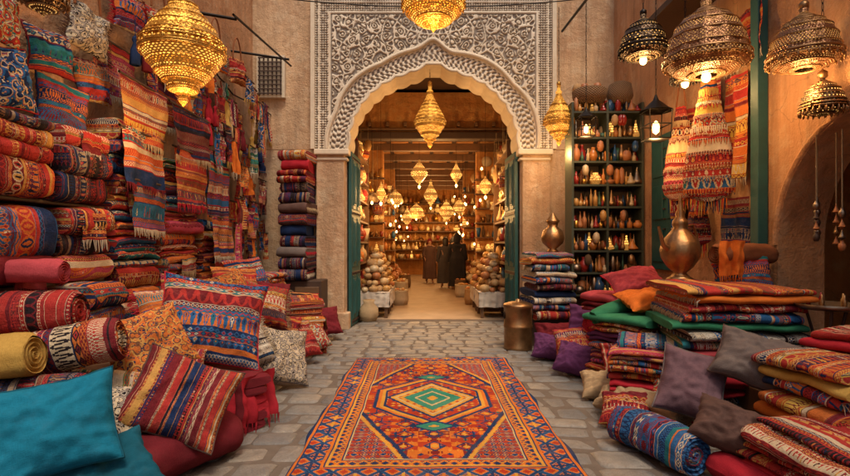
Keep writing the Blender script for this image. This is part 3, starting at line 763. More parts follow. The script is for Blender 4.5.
lantern('hanging_lantern',3.03,4.0,3.10,DOME,.68,M_pwick,5.3,16,12,metal=M_bronze)
lantern('hanging_lantern',3.22,4.05,2.68,DOME,.42,M_pdark,4.9,0,metal=M_bronze)
lantern('hanging_lantern',2.86,5.5,3.4,DOME,.4,M_pdark,5.2,18,metal=M_iron,bulb=True)
lantern('hanging_lantern',-2.75,3.6,3.3,BOWL,.5,M_pdark,4.5,0,metal=M_bronze)
def glasslant(x,y,z,s,ztop,w=6):
    g=MB(); H=.34*s;W=.12*s
    for a in(-1,1):
        for b in(-1,1): g.tube([(a*W,b*W,0),(a*W*1.1,b*W*1.1,H)],.007,M_iron,5)
    for zz,k in((0,1),(H*.5,1.05),(H,1.1)): 
        for (a,b,c,d) in((-1,-1,1,-1),(1,-1,1,1),(1,1,-1,1),(-1,1,-1,-1)): g.tube([(a*W*k,b*W*k,zz),(c*W*k,d*W*k,zz)],.008,M_iron,5)
    g.lathe([(W*1.6,H),(W*1.2,H+.03*s),(W*.6,H+.1*s),(W*.3,H+.13*s),(.01,H+.2*s)],M_iron,None,20)
    g.lathe([(0,.06*s),(.035*s,.09*s),(.04*s,.15*s),(.03*s,.2*s),(0,.23*s)],M_bulb,None,14)
    g.box((0,0,0),(W*2,W*2,.015),M_iron)
    chain(g,H+.2*s,ztop-z); o=g.build('glass_lantern'); o.location=(x,y,z)
    if w: light(x,y,z-.1,w)
glasslant(2.77,6.0,2.76,1.0,5.0,18); glasslant(2.32,7.2,3.05,.8,5.0,14)

spots=[(-.15,12.95,3.35,'B',.62),(.85,13.6,3.45,'T',.55),(-1.05,11.9,2.75,'T',.42),(1.45,12.0,2.9,'B',.45),(-.9,15.2,2.9,'D',.65),
 (1.1,16.0,2.7,'B',.55),(.2,17.6,3.3,'T',.85),(-.7,19.5,2.6,'T',.7),(.9,21,2.9,'B',.9),(-.4,23,3.0,'D',1.0)]
for (xx,yy,zz,kd,s_) in spots:
    pr=dict(T=TEAR,B=BIG,D=DOME)[kd]
    g=MB(); g.lathe([(r*s_,h*s_) for r,h in pr],M_glow,None,28,10,.02)
    g.lathe([(.0,.0),(.02,.02),(.035,.06),(.02,.09),(0,.1)],M_bulb,T(0,0,pr[-1][1]*s_-.09),10)
    g.tube([(0,0,pr[0][1]*s_),(0,0,(4.2 if yy>12.3 else 5.3)-zz)],.004,M_iron,4)
    o=g.build('shop_lantern'); o.location=(xx,yy,zz)
# small bare bulbs clustered between the goods
g=MB()
for k in range(34):
    yy=R.uniform(11,24); sd_=R.choice([-1,1]); xx=.15+sd_*R.uniform(.9,1.6); zz=R.uniform(1.5,3.4)
    g.lathe([(0,-.03),(.025,-.01),(.03,.01),(.012,.05),(0,.05)],M_bulb,T(xx,yy,zz),10); g.tube([(xx,yy,zz+.05),(xx,yy,4.1)],.004,M_iron,4)
g.build('string_lights')
for (x,y,z,w) in [(-.75,11.2,2.6,85),(1.1,11.3,2.6,78),(.1,13.6,3.1,90),(-.5,16.0,2.4,80),(.8,17.9,2.4,78),(.1,20.0,3.1,78),(-.6,22.4,2.6,100),(.9,23,2.8,90)]:
    light(x,y,z,w,.12,(1,.54,.19))

# ---------------------------------------------------------------- people
def person(x,y,rot,robe,h=1.74,scarf=None,stride=0.0):
    k=h/1.74
    J=dict(pel=(0,0,.95),sp=(0,.01,1.15),ch=(0,.0,1.38),nk=(0,.0,1.50),hd=(0,-.015,1.60),tp=(0,-.01,1.70),
      lh=(.09,0,.9),lk=(.1,-.03-stride*.5,.50),la=(.1,.03-stride,.08),lt=(.11,-.13-stride,.03),
      rh=(-.09,0,.9),rk=(-.1,-.03+stride*.3,.50),ra=(-.1,.04+stride,.08),rt=(-.11,-.12+stride,.03),
      ls=(.18,0,1.41),le=(.24,.03,1.13),lw=(.25,-.06,.88),lp=(.25,-.08,.82),
      rs=(-.18,0,1.41),re=(-.24,.03,1.13),rw=(-.22,-.14,.96),rp=(-.21,-.19,.93))
    Rr=dict(pel=.14,sp=.125,ch=.15,nk=.055,hd=.095,tp=.06,lh=.09,lk=.06,la=.04,lt=.035,rh=.09,rk=.06,ra=.04,rt=.035,ls=.06,le=.045,lw=.028,lp=.035,rs=.06,re=.045,rw=.028,rp=.035)
    E=[('pel','sp'),('sp','ch'),('ch','nk'),('nk','hd'),('hd','tp'),('pel','lh'),('lh','lk'),('lk','la'),('la','lt'),('pel','rh'),('rh','rk'),('rk','ra'),('ra','rt'),('ch','ls'),('ls','le'),('le','lw'),('lw','lp'),('ch','rs'),('rs','re'),('re','rw'),('rw','rp')]
    for s_,sg in(('l',1),('r',-1)):
        px,py,pz=J[s_+'p']
        for i in range(4):
            J[s_+'f%d'%i]=(px+(.0),py-.03+.018*i,pz-.04); Rr[s_+'f%d'%i]=.009
            J[s_+'g%d'%i]=(px-sg*.012,py-.035+.018*i,pz-.075+.004*abs(i-1)); Rr[s_+'g%d'%i]=.007
            E+=[(s_+'p',s_+'f%d'%i),(s_+'f%d'%i,s_+'g%d'%i)]
        J[s_+'th']=(px-sg*.02,py-.045,pz-.01); Rr[s_+'th']=.009; E.append((s_+'p',s_+'th'))
    names=list(J); me=bpy.data.meshes.new('body'); me.from_pydata([tuple(c*k for c in J[n]) for n in names],[(names.index(a),names.index(b)) for a,b in E],[])
    ob=bpy.data.objects.new('body',me); scene.collection.objects.link(ob)
    ob.modifiers.new('skin','SKIN'); 
    for i,n in enumerate(names):
        me.skin_vertices[0].data[i].radius=(Rr[n]*k,Rr[n]*k)
    me.skin_vertices[0].data[0].use_root=True
    sb=ob.modifiers.new('s','SUBSURF'); sb.levels=1; sb.render_levels=2
    me.materials.append(M_skin)
    root=bpy.data.objects.new('person',None); scene.collection.objects.link(root); ob.parent=root
    g=MB()
    def rf(a,b):
        q=a*2*pi; z=1.49-b*1.32
        w=.07+.15*min(1,b/.07) if b<.07 else .22-.04*math.sin(min(1,(b-.07)/.3)*pi)+.06*b
        fold=1+.06*math.sin(q*9+b*3)*b+.03*math.sin(q*5)*b
        return (w*math.cos(q)*fold*1.0,w*.66*math.sin(q)*fold-(stride*.3*b),z*1.0)
    g.surf(rf,60,24,robe)
    for s_ in('l','r'):
        a,b,c=Vector(J[s_+'s']),Vector(J[s_+'e']),Vector(J[s_+'w'])
        g.tube([a+Vector((0,0,.03)),a,(a+b)/2,b,(b+c)/2,c+(b-c)*.15],[.03,.085,.075,.07,.075,.08],robe,14)
    hm=scarf or M_hair
    def hf(a,b):
        q=a*2*pi;f=b*pi*.62
        return (.105*math.sin(f)*math.cos(q),.012+.122*math.sin(f)*math.sin(q)*(1 if math.sin(q)>0 else .72),1.625+.135*math.cos(f)-(.12*b*b if math.sin(q)>.2 else 0))
    g.surf(hf,20,12,hm)
    g.lathe([(0,.02),(.012,0),(.014,-.02),(0,-.03)],M_skin,T(0,-.112,1.6),8)
    for sg in(-1,1):
        g.lathe([(0,.02),(.012,.01),(.012,-.02),(0,-.03)],M_skin,T(sg*.097,0,1.6),8)
        g.lathe([(0,.006),(.009,0),(0,-.006)],M_hair,T(sg*.034,-.1,1.625),8)
    g.box((0,-.1,1.56),(.04,.012,.01),K['o'])
    o=g.build('robe',0,root); o.scale=(k,k,k)
    root.location=(x,y,.015); root.rotation_euler=(0,0,rad(rot))
M_blackc=plain('cloth_black',(.025,.022,.025))
person(1.02,15.8,160,M_blackc,1.84,M_blackc,.08)
person(.70,17.2,185,plain('cloth_charcoal',(.06,.05,.05)),1.74,None,.12)
person(.18,19.5,10,P_['brown'],1.72,P_['maroon'],.1)
person(1.06,18.4,100,M_blackc,1.78)

# ---------------------------------------------------------------- textiles : helpers
def mpick(keys): 
    r=[]
    for k in keys.split(): r.append(K[k] if k in K else P_[k])
    return r
FR=[P_['cream'],P_['beige'],P_['crimson'],P_['maroon'],P_['cream'],P_['navy']]
def stack(name,x,y,z,W,D,items,yaw=0,jit=.035,vert=None,flap=.3):
    g=MB(); zz=z
    for it in items:
        th,la,mk=it
        M=T(x+R.uniform(-jit,jit),y+R.uniform(-jit,jit),zz)@RZ(yaw+R.uniform(-5,5))@RY(R.uniform(-1.2,1.2))@RX(R.uniform(-1.2,1.2))
        ms=mpick(mk)
        g.slab(M,W*R.uniform(.9,1.05),D*R.uniform(.92,1.05),th*1.03,la,ms,vert=(R.random()<.5 if vert is None else vert),fringe=R.choice(FR)); zz+=th*.98
        if R.random()<flap and th>.1:
            fw=W*R.uniform(.3,.7); g.cloth(M@T(D*.5+.012,R.uniform(-.15,.15)*W,th*.8)@RZ(90),fw,R.uniform(.1,.24),ms[0],R.choice([1,2]),.012,R.choice(FR),nu=14,nv=8)
    g.build(name); return zz
def pil(x,y,z,w,h,t,mk,yaw,tilt,roll=0,name='cushion',trim=None,vert=False,fringe=None):
    g=MB(); g.pillow(T(x,y,z)@RZ(yaw)@RX(tilt)@RZ(roll),w,h,t,mpick(mk)[0],trim=mpick(trim)[0] if trim else None,vert=vert,fringe=mpick(fringe)[0] if fringe else None); return g.build(name)
def rol(x,y,z,L,r,mk,yaw=0,pitch=0,name='rolled_rug'):
    g=MB(); g.roll(T(x,y,z)@RZ(yaw)@RY(pitch),L,r,mpick(mk)[0]); return g.build(name)

g=MB()
g.box((-2.72,4.7,.3),(.72,5.2,.6),M_wood)
g.box((-2.90,6.0,.68),(.36,2.2,.16),M_wood)
g.box((-2.93,3.15,1.8),(.3,.03,1.2),M_dwood)
g.box((-2.96,3.77,1.20),(.26,1.3,.03),M_dwood); g.box((-2.96,3.77,1.82),(.26,1.3,.03),M_dwood)
g.build('display_bench',.01)
stack('folded_blanket_stack',-2.93,3.42,1.84,.54,.44,[(.25,1,'b'),(.24,2,'r'),(.08,1,'m')],0,.02)
stack('folded_blanket_stack',-2.93,3.42,1.22,.54,.44,[(.2,1,'maroon'),(.34,1,'k')],0,.02)
stack('folded_blanket_stack',-2.93,4.06,1.84,.58,.44,[(.22,1,'d'),(.22,1,'q'),(.16,1,'r')],0,.02)
stack('folded_blanket_stack',-2.93,4.06,1.22,.58,.44,[(.2,1,'g'),(.18,1,'m'),(.2,1,'b')],0,.02)
stack('folded_blanket_stack',-2.80,4.08,.62,.56,.5,[(.18,1,'c'),(.2,1,'f'),(.2,1,'n')],0,.02)
def colum(y0,y1,z0,z1,keys,th,xc_=-2.92,D=.4):
    items=[];z=z0;i=0
    while z<z1:
        t=th*R.uniform(.7,1.4); items.append((t,R.choice([1,1,2]),keys[i%len(keys)])); z+=t; i+=1
    return stack('folded_kilim_stack',xc_,(y0+y1)/2,z0,y1-y0,D,items,0,.03,vert=False)
zc=colum(4.45,5.15,.6,2.5,['c','a','e','j','k','k','n','a','l','b'],.15)
zd=colum(5.25,6.1,.78,2.45,['f','b','i','e','a','r','n','g','b','a'],.12)
zd2=colum(6.2,7.0,.62,1.7,['k','b','o','g','e'],.11)
def hangL(y,ztop,w,h,mk,folds=2,amp=.02,x=-2.86,fr='cream',uvr=False,name='hanging_rug',tri=0):
    g=MB(); g.cloth(T(x,y,ztop)@RZ(90)@RX(R.uniform(-4,2))@RY(R.uniform(-4,4)),w,h,mpick(mk)[0],folds,amp,mpick(fr)[0] if fr else None,uvr,tri=tri); 
    g.tube([(x,y-w/2-.05,ztop),(x,y+w/2+.05,ztop)],.012,M_dwood,6)
    return g.build(name)
hangL(4.8,3.02,.74,.55,'e',1,.03,-2.68,'beige'); hangL(4.8,3.42,.70,.5,'g',1,.02,-2.98)
hangL(4.75,2.55,.66,.5,'n',2,.02,-2.67,'maroon'); hangL(4.85,2.1,.60,.45,'k',1,.02,-2.66,'cream')
hangL(5.68,3.0,.86,.52,'q',1,.03,-2.66,'beige'); hangL(5.68,3.35,.8,.5,'b',2,.02,-2.95); hangL(5.7,2.55,.75,.6,'e',1,.03,-2.66,'crimson')
hangL(6.6,2.7,.7,.9,'a',2,.03,-2.72,'cream'); hangL(6.55,1.85,.7,.5,'f',2,.03,-2.65,'cream')
pil(-2.93,3.45,2.66,.46,.46,.18,'fl1',80,82,8,trim='crimson'); pil(-2.91,4.02,2.60,.48,.46,.18,'c',80,80,-8,trim='navy')
pil(-2.96,3.95,3.02,.42,.36,.16,'k',82,84,4,trim='maroon'); pil(-2.96,3.4,3.10,.44,.4,.16,'fl2',82,84,-4)
pil(-2.96,4.45,2.95,.4,.4,.14,'a',84,84,6)
def sbag(y,z,w,mk,fr):
    g=MB(); g.pillow(T(-2.93,y,z)@RZ(77)@RX(86)@RZ(R.uniform(-8,8)),w,w*1.02,.18,mpick(mk)[0],fringe=mpick(fr)[0])
    g.tube([(-2.93,y+w*.4*math.cos(q),z+.16+w*.85*math.sin(q)) for q in [k*pi/12 for k in range(13)]],.012,P_['leather'],6); g.build('embroidered_bag')
sbag(4.35,3.36,.42,'fl4','brown'); sbag(4.95,3.78,.38,'n','crimson'); sbag(5.5,3.9,.36,'fl2','maroon'); sbag(6.1,3.75,.40,'e','brown'); sbag(7.0,4.15,.42,'c','crimson'); sbag(7.8,4.2,.42,'r','beige')
keys=['a','b','e','g','n','l','p','c','fl2','fl3','r','i','crimson','orange','k','yellow','d','fl1','b','e','q']
for rowi,zr in enumerate((3.9,3.5,3.05,2.6,2.15,1.7)):
    yy=6.35 if zr<3.4 else 5.2
    if rowi>=4: yy=7.1
    while yy<8.75:
        w=R.uniform(.16,.3); h=R.uniform(.3,.55)
        hangL(yy+w/2,zr+R.uniform(-.14,.14),w,h,R.choice(keys),R.choice([1,2]),.03,R.uniform(-2.98,-2.66),R.choice(['cream','crimson','yellow','maroon',None]),R.random()<.5,'hanging_textile',R.choice([0,0,.25,-.2]))
        yy+=w*.95
def tassel(x,y,z,s,mk,name='tassel'):
    g=MB(); m=mpick(mk)[0]
    g.lathe([(0,.05*s),(.025*s,.03*s),(.03*s,0),(.018*s,-.03*s),(.04*s,-.1*s),(.05*s,-.25*s),(.04*s,-.26*s)],m,None,14,7,.1)
    g.tube([(0,0,.05*s),(0,0,.25*s)],.004,m,5); o=g.build(name); o.location=(x,y,z)
for k in range(18): tassel(-2.85+R.uniform(-.05,.2),4.65+k*.22,R.uniform(3.0,3.6),R.uniform(.7,1.2),R.choice(['crimson','yellow','maroon','orange','navy','beige']))
g=MB(); g.box((-2.2,8.6,.45),(.95,.55,.9),M_dwood)
for sg in(-.24,.24): g.box((-2.2+sg,8.31,.45),(.4,.04,.7),M_wood)
g.build('wooden_chest',.01)
stack('folded_rug_stack',-2.18,8.62,.9,.48,.82,[(.2,1,'d'),(.2,1,'m'),(.17,1,'grey'),(.2,1,'d'),(.18,1,'navy'),(.2,1,'m'),(.17,1,'brown'),(.18,1,'d'),(.18,1,'q'),(.2,2,'b'),(.18,1,'crimson'),(.16,1,'l')],90,.02,flap=0)
rol(-2.66,3.25,1.05,.75,.165,'r',12,-4); rol(-2.7,3.35,.76,.7,.15,'e',8)
rol(-2.30,3.22,.84,.62,.165,'j',18,-12); rol(-2.50,2.85,.85,.5,.14,'yellow',10,-8)
rol(-2.3,2.9,.62,.6,.13,'d',20,0); rol(-2.22,3.35,.54,.62,.125,'i',25,6)
rol(-1.6,3.32,.17,.75,.17,'maroon',62); rol(-1.98,3.9,.18,.8,.17,'b',75); rol(-1.95,2.6,.15,.8,.15,'d',60)
rol(-2.7,3.3,1.33,.6,.09,'pink',6)
stack('folded_blanket_stack',-2.35,2.95,0,.7,.6,[(.14,2,'b'),(.15,2,'c'),(.15,2,'l'),(.1,1,'m')],20)
stack('folded_blanket_stack',-1.98,2.5,0,.7,.55,[(.1,2,'c'),(.1,2,'teal')],30)
pil(-1.92,2.58,.56,.58,.5,.26,'teal',28,62,8,trim='dteal'); pil(-1.72,2.68,.27,.5,.42,.2,'dteal',30,35,20); 
pil(-1.98,3.05,.42,.5,.5,.22,'fl4',35,50,-12); pil(-2.2,3.1,.35,.5,.5,.2,'fl3',35,45,10)
pil(-1.60,3.28,.50,.64,.56,.26,'o',32,58,-28,trim='brown',vert=True)
pil(-1.80,4.22,.86,.86,.78,.34,'k',30,62,-12,trim='crimson'); 
pil(-2.06,3.72,.76,.6,.56,.26,'fl3',35,55,18); pil(-1.93,3.7,.52,.56,.5,.22,'l',30,50,-8,vert=True)
pil(-2.25,4.5,.9,.6,.5,.24,'a',40,60,5,fringe='crimson'); pil(-2.3,4.9,.95,.6,.5,.22,'g',50,60,-15)
stack('folded_rug_stack',-1.68,4.15,0,.62,.62,[(.16,2,'maroon'),(.14,2,'crimson'),(.15,2,'maroon')],35)
g=MB(); g.cloth(T(-1.38,4.0,.46)@RZ(68),.6,.38,P_['crimson'],5,.03,P_['crimson']); g.cloth(T(-1.62,3.84,.46)@RZ(-14),.5,.38,P_['maroon'],5,.03,P_['crimson']); g.build('draped_cloth')
stack('folded_rug_stack',-2.15,4.9,0,.7,.6,[(.15,2,'c'),(.15,2,'e'),(.15,2,'b'),(.15,2,'d')],15)
stack('folded_rug_stack',-2.1,5.7,0,.8,.65,[(.15,2,'f'),(.15,2,'maroon'),(.15,2,'r'),(.15,2,'b')],5)
pil(-1.52,5.25,.34,.6,.62,.28,'fl4',40,58,-14,trim='grey'); pil(-1.78,4.95,.5,.5,.5,.22,'h',40,60,14,fringe='cream')
pil(-1.85,5.75,.82,.56,.5,.26,'l',38,60,-15,trim='maroon',fringe='beige'); pil(-2.1,5.3,.98,.55,.5,.24,'fl3',45,58,12); pil(-2.3,6.1,1.0,.6,.5,.22,'e',50,62,-6)
pil(-1.6,6.2,.3,.55,.5,.26,'r',35,50,8); pil(-1.75,6.0,.45,.5,.5,.22,'b',35,55,-20); pil(-2.35,6.6,1.1,.6,.5,.22,'c',55,62,5); pil(-2.0,6.5,.8,.55,.5,.22,'maroon',40,60,-10)
stack('folded_rug_stack',-1.75,7.1,0,.7,.6,[(.14,2,'b'),(.12,2,'crimson'),(.13,2,'o'),(.12,2,'l'),(.14,2,'b'),(.12,2,'e')],20)
stack('folded_rug_stack',-2.5,7.4,0,.9,.7,[(.16,2,'d'),(.16,2,'b'),(.16,2,'f'),(.16,2,'maroon'),(.16,2,'l'),(.16,2,'g'),(.14,2,'n')],0)
pil(-1.55,6.72,.25,.5,.42,.26,'fl2',30,45,12); pil(-1.95,7.75,.55,.6,.5,.24,'o',25,60,-8); pil(-1.6,7.85,.3,.55,.5,.24,'maroon',20,55,5)
rol(-2.0,7.95,.12,.8,.12,'d',10); stack('folded_rug_stack',-1.85,8.05,0,.5,.5,[(.12,1,'b'),(.12,1,'m')],90)
g=MB(); g.lathe([(0,0),(.14,.01),(.19,.12),(.18,.26),(.1,.36),(.12,.42),(0,.38)],P_['beige'],None,24,5,.04); o=g.build('sack'); o.location=(-1.1,9.75,.01)

# ---- right side
g=MB(); g.box((2.95,4.9,.2),(.84,4.6,.4),M_wood); g.build('display_platform',.01)
stack('folded_blanket_stack',2.35,2.75,0,.75,.85,[(.12,2,'b'),(.1,2,'crimson'),(.1,2,'r'),(.1,1,'r'),(.05,1,'b')],8)
stack('folded_blanket_stack',2.72,3.2,.0,.6,.85,[(.12,2,'maroon'),(.12,2,'k'),(.1,1,'e'),(.1,1,'orange'),(.1,1,'l'),(.09,1,'n'),(.08,1,'yellow'),(.09,1,'e')],12,vert=True)
stack('folded_blanket_stack',2.98,3.3,.79,.55,.6,[(.07,1,'crimson'),(.07,1,'r')],14)
pil(2.36,3.58,.68,.50,.42,.24,'grey',-25,50,-18,trim='brown'); pil(1.96,3.22,.33,.42,.34,.26,'brown',-20,45,-22); pil(2.0,3.75,.46,.46,.52,.24,'mauve',-18,62,-14,trim='grey')
rol(1.62,3.52,.16,.66,.155,'c',112); rol(1.95,2.95,.1,.6,.1,'crimson',100)
zt=stack('folded_blanket_stack',2.65,4.45,0,1.0,1.0,[(.14,2,'b'),(.13,2,'h'),(.13,2,'crimson')],85)
zt=stack('folded_blanket_stack',2.62,4.4,zt,.95,1.05,[(.15,2,'crimson crimson'),(.10,2,'pink'),(.09,1,'i'),(.08,1,'h'),(.07,1,'green'),(.09,1,'c'),(.07,1,'r'),(.07,1,'orange'),(.06,1,'l')],82,vert=True)
stack('folded_blanket_stack',2.05,4.45,0,.7,.5,[(.1,1,'beige'),(.11,2,'f'),(.1,2,'crimson'),(.1,2,'l'),(.1,2,'f'),(.09,2,'g'),(.08,1,'c')],60)
stack('folded_blanket_stack',2.15,5.15,0,.75,.65,[(.13,2,'b'),(.13,2,'l'),(.12,2,'g'),(.12,2,'c'),(.12,2,'purple'),(.1,2,'e'),(.08,1,'green')],30)
pil(2.35,5.15,.95,.68,.42,.20,'orange',-15,18,22); pil(2.35,5.6,1.1,.62,.4,.22,'pink',-10,35,16,trim='crimson')
stack('folded_blanket_stack',2.35,5.75,0,.8,.75,[(.15,2,'d'),(.15,2,'b'),(.15,2,'r'),(.14,2,'g'),(.14,2,'f'),(.12,2,'maroon'),(.1,1,'pink')],20)
rol(2.0,5.3,.82,.55,.08,'green',20,-15); rol(1.95,5.4,.7,.5,.09,'crimson',20,-10)
pil(1.82,6.05,.28,.5,.48,.34,'g',-20,55,10); pil(1.72,5.7,.2,.46,.4,.3,'purple',-20,45,-12); pil(2.05,6.3,.5,.5,.5,.3,'purple',-15,60,-6)
pil(1.98,5.0,.33,.42,.42,.26,'o',-20,60,8,vert=True); pil(1.75,4.85,.14,.46,.34,.26,'beige',-25,30,10); pil(1.72,4.4,.13,.4,.3,.24,'beige',-30,25,-10); pil(1.66,4.12,.14,.42,.34,.24,'r',-35,35,8)
rol(1.88,4.1,.2,.6,.1,'beige',110); pil(2.1,4.15,.22,.45,.45,.24,'fl2',-25,55,-8)
stack('folded_blanket_stack',2.6,6.7,0,.9,.9,[(.16,2,'b'),(.16,2,'m'),(.16,2,'c'),(.16,2,'g')],0)
g=MB(); g.box((1.95,7.75,.2),(1.0,.7,.4),M_dwood); g.build('wooden_chest',.01)
zb=stack('folded_blanket_stack',1.88,7.7,.4,.6,.92,[(.13,1,'b'),(.1,1,'c'),(.1,1,'h'),(.1,1,'navy'),(.1,1,'m'),(.1,1,'k'),(.09,1,'h'),(.1,1,'c'),(.1,1,'e'),(.08,1,'c')],90,flap=0)
g=MB(); g.lathe([(0,0),(.09,.0),(.1,.03),(.06,.06),(.17,.16),(.2,.26),(.16,.38),(.08,.44),(.09,.5),(.12,.54),(.1,.56),(.03,.66),(0,.7)],M_bronze,None,28,10,.03); o=g.build('brass_pot'); o.location=(1.98,7.75,zb+.0); o.scale=(.9,.9,.9)
g=MB(); g.lathe([(0,0),(.2,0),(.205,.02),(.205,.04),(.2,.05),(.2,.3),(.208,.31),(.208,.34),(.2,.35),(.2,.58),(.212,.59),(.212,.63),(.2,.645),(.12,.67),(.03,.68),(.03,.71),(0,.715)],M_bronze,None,40)
for sg in(-1,1): g.tube([(sg*.2,.0+.05*math.cos(q),.48+.05*math.sin(q)) for q in [k*pi/6 for k in range(13)]],.008,M_iron,6)
o=g.build('metal_drum'); o.location=(1.34,7.2,.008)
pil(1.75,6.75,.25,.5,.45,.3,'maroon',-10,55,5); pil(1.6,6.5,.18,.4,.36,.26,'purple',-15,50,-5)
g=MB(); g.box((2.62,5.02,1.12),(.42,.42,.04),M_dwood)
for a in(-.17,.17):
    for b in(-.17,.17): g.box((2.62+a,5.02+b,.55),(.04,.04,1.1),M_dwood)
g.build('display_stand',.005)
g=MB(); g.lathe([(0,0),(.13,0),(.14,.02),(.09,.05),(.06,.08),(.13,.14),(.19,.23),(.205,.31),(.18,.40),(.11,.48),(.065,.53),(.08,.56),(.075,.6),(.04,.64),(.05,.67),(.025,.72),(.03,.75),(.012,.79),(.02,.82),(0,.87)],M_bronze,None,36,12,.02)
g.tube([(-.15,0,.3),(-.26,0,.36),(-.3,0,.46),(-.33,0,.54)],[.035,.025,.018,.014],M_bronze,10)
g.tube([(.07,0,.54),(.2,0,.56),(.27,0,.46),(.26,0,.34),(.18,0,.24)],.013,M_bronze,8)
o=g.build('brass_ewer'); o.location=(2.55,5.0,1.14); o.rotation_euler=(0,0,rad(25)); o.scale=(.92,.92,1)
rol(3.02,4.75,1.42,.6,.11,'leather',10,0,'leather_roll'); pil(2.98,4.7,1.22,.5,.44,.2,'c',-25,60,6); stack('folded_blanket_stack',3.05,4.8,1.0,.5,.5,[(.1,1,'teal')],10)
g=MB(); g.cloth(T(2.82,4.60,1.54)@RZ(-20),.2,.32,P_['orange'],2,.03,P_['orange']); g.build('draped_scarf')
g=MB(); x0,x1,yb=2.28,3.36,7.9
LZ=(.3,.72,1.06,1.40,1.74,2.08,2.42,2.78,3.15,3.55)
for z in LZ: g.box(((x0+x1)/2,yb,z),(x1-x0,.36,.03),M_shelf)
for x in(x0,(x0+x1)/2,x1): g.box((x,yb,1.85),(.035,.37,3.7),M_shelf)
g.box(((x0+x1)/2,yb+.19,1.85),(x1-x0,.02,3.7),M_dwood)
bm=[simple('glass_red',(.26,.02,.015),.15,var=.3),simple('glass_blue',(.02,.06,.14),.15,var=.3),simple('glass_amber',(.36,.13,.03),.15,var=.3),M_pots[2],M_pots[0],simple('tin_green',(.04,.11,.07),.4),M_copper,M_brass,M_bronze,M_bronze,M_pots[3],M_pots[0],M_pots[1]]
for z in LZ:
    for row in (-.12,-.02,.08):
        x=x0+.07
        while x<x1-.05:
            r=R.uniform(.02,.065); hh=R.uniform(.1,.28)
            pot(g,T(x,yb+row,z+.016),r*1.5,hh,M_glow if R.random()<.05 else R.choice(bm),R.choice([3,3,0,3,4,2])); x+=r*1.9+.01
for k in range(14):
    zz=R.choice(LZ[3:]); pot(g,T(R.uniform(x0+.1,x1-.1),yb-.2,zz-.22),.055,.18,R.choice(bm+M_goods),4)
g.build('bottle_shelf')
g=MB(); g.lathe([(0,0),(.2,0),(.26,.1),(.27,.2),(.25,.22)],M_wick,T(2.6,7.9,3.72),24,uvs=1); g.lathe([(0,0),(.15,0),(.2,.12),(.17,.3),(.1,.34)],M_wick,T(3.08,7.9,3.72),24)
for k in range(7): pot(g,T(2.5+R.uniform(-.12,.2),7.9+R.uniform(-.1,.1),3.88),.07,.16,R.choice(M_goods),4)
g.build('wicker_basket')
g=MB(); g.box((XR-.03,6.95,2.1),(.06,.85,1.9),M_green)
for zz in(1.5,2.1,2.7):
    for yy in(6.75,7.15): g.box((XR-.065,yy,zz),(.03,.3,.48),M_green)
for k in range(12): g.box((XR-.07,6.95,1.3+k*.14),(.04,.05,.02),M_dwood)
g.build('window_shutter',.006)
g=MB(); g.box((XR-.06,5.0,2.3),(.1,.12,4.2),M_green); g.box((XR-.3,5.9,4.35),(.5,2.1,.08),M_dwood); g.build('shop_post',.006)
def ornbag(x,y,z,h,w,keys,yaw):
    g=MB(); M=RZ(yaw)
    n=len(keys); sd=R.random()*9
    def W(b): return w*(.28+.72*(math.sin(min(1,b*1.12)*pi/2)**1.3))*(1 if b<.88 else 1-.6*((b-.88)/.12)**2)
    for i,kk in enumerate(keys):
        b0,b1=i/n,(i+1)/n
        for sg in(-1,1):
            def fn(a,b,sg=sg):
                bb=b0+(b1-b0)*b; u=a*2-1; th=.075*math.sin(min(1,bb)*pi*.9)+.01
                return (u*W(bb)/2+.01*noise.noise(Vector((bb*4,sd,1))),sg*th*max(0,1-u*u)**.5*(1+.3*noise.noise(Vector((u*3,bb*5,sd)))),h*(1-bb)+.02*noise.noise(Vector((u*2,bb*3,sd))))
            g.surf(fn,18,8,mpick(kk)[0],M,(w,h/n))
        if i>0:
            for q in range(18):
                u=(q/17*2-1); p=Vector((u*W(b0)/2,-.08*max(0,1-u*u)**.5-.01,h*(1-b0)))
                g.tube([p,p+Vector((R.uniform(-.01,.01),-.012,-R.uniform(.05,.09)))],[.009,.004],mpick(keys[(i+1)%n])[0],4,M)
    for q in range(30):
        u=(q/29*2-1); p=Vector((u*W(.97)/2,0,h*.02)); g.tube([p,p+Vector((R.uniform(-.02,.02),R.uniform(-.02,.02),-R.uniform(.08,.2)))],[.008,.003],mpick(R.choice(['crimson','orange','yellow','maroon','navy']))[0],4,M)
    g.tube([(-w*.13,0,h),(0,0,h+.45),(w*.13,0,h)],.012,P_['leather'],6,M); o=g.build('woven_hanging_bag'); o.location=(x,y,z)
ornbag(3.12,5.5,1.98,1.35,.5,['e','r','yellow','fl2','r','cream','b','r','k','r'],-35); ornbag(3.15,6.15,2.05,1.15,.42,['r','b','beige','r','g','r'],-40); ornbag(3.25,5.95,1.5,.6,.3,['d','m','b'],-50)
def hangR(y,ztop,w,h,mk,x=3.3,folds=2,fr='cream'):
    g=MB(); g.cloth(T(x,y,ztop)@RZ(-90)@RY(R.uniform(-5,5)),w,h,mpick(mk)[0],folds,.03,mpick(fr)[0] if fr else None); g.build('hanging_textile')
hangR(5.3,3.3,.4,1.1,'l'); hangR(5.75,3.35,.35,1.2,'r',fr='crimson'); hangR(6.3,3.2,.35,.9,'b'); hangR(5.35,2.0,.5,.6,'d'); hangR(5.2,3.9,.6,.5,'b'); hangR(6.6,2.3,.35,.8,'n')
g=MB(); g.lathe([(0,0),(.2,.0),(.23,.03),(.235,.03),(.2,-.012),(0,-.012)],M_copper,T(0,0,1.0),36)
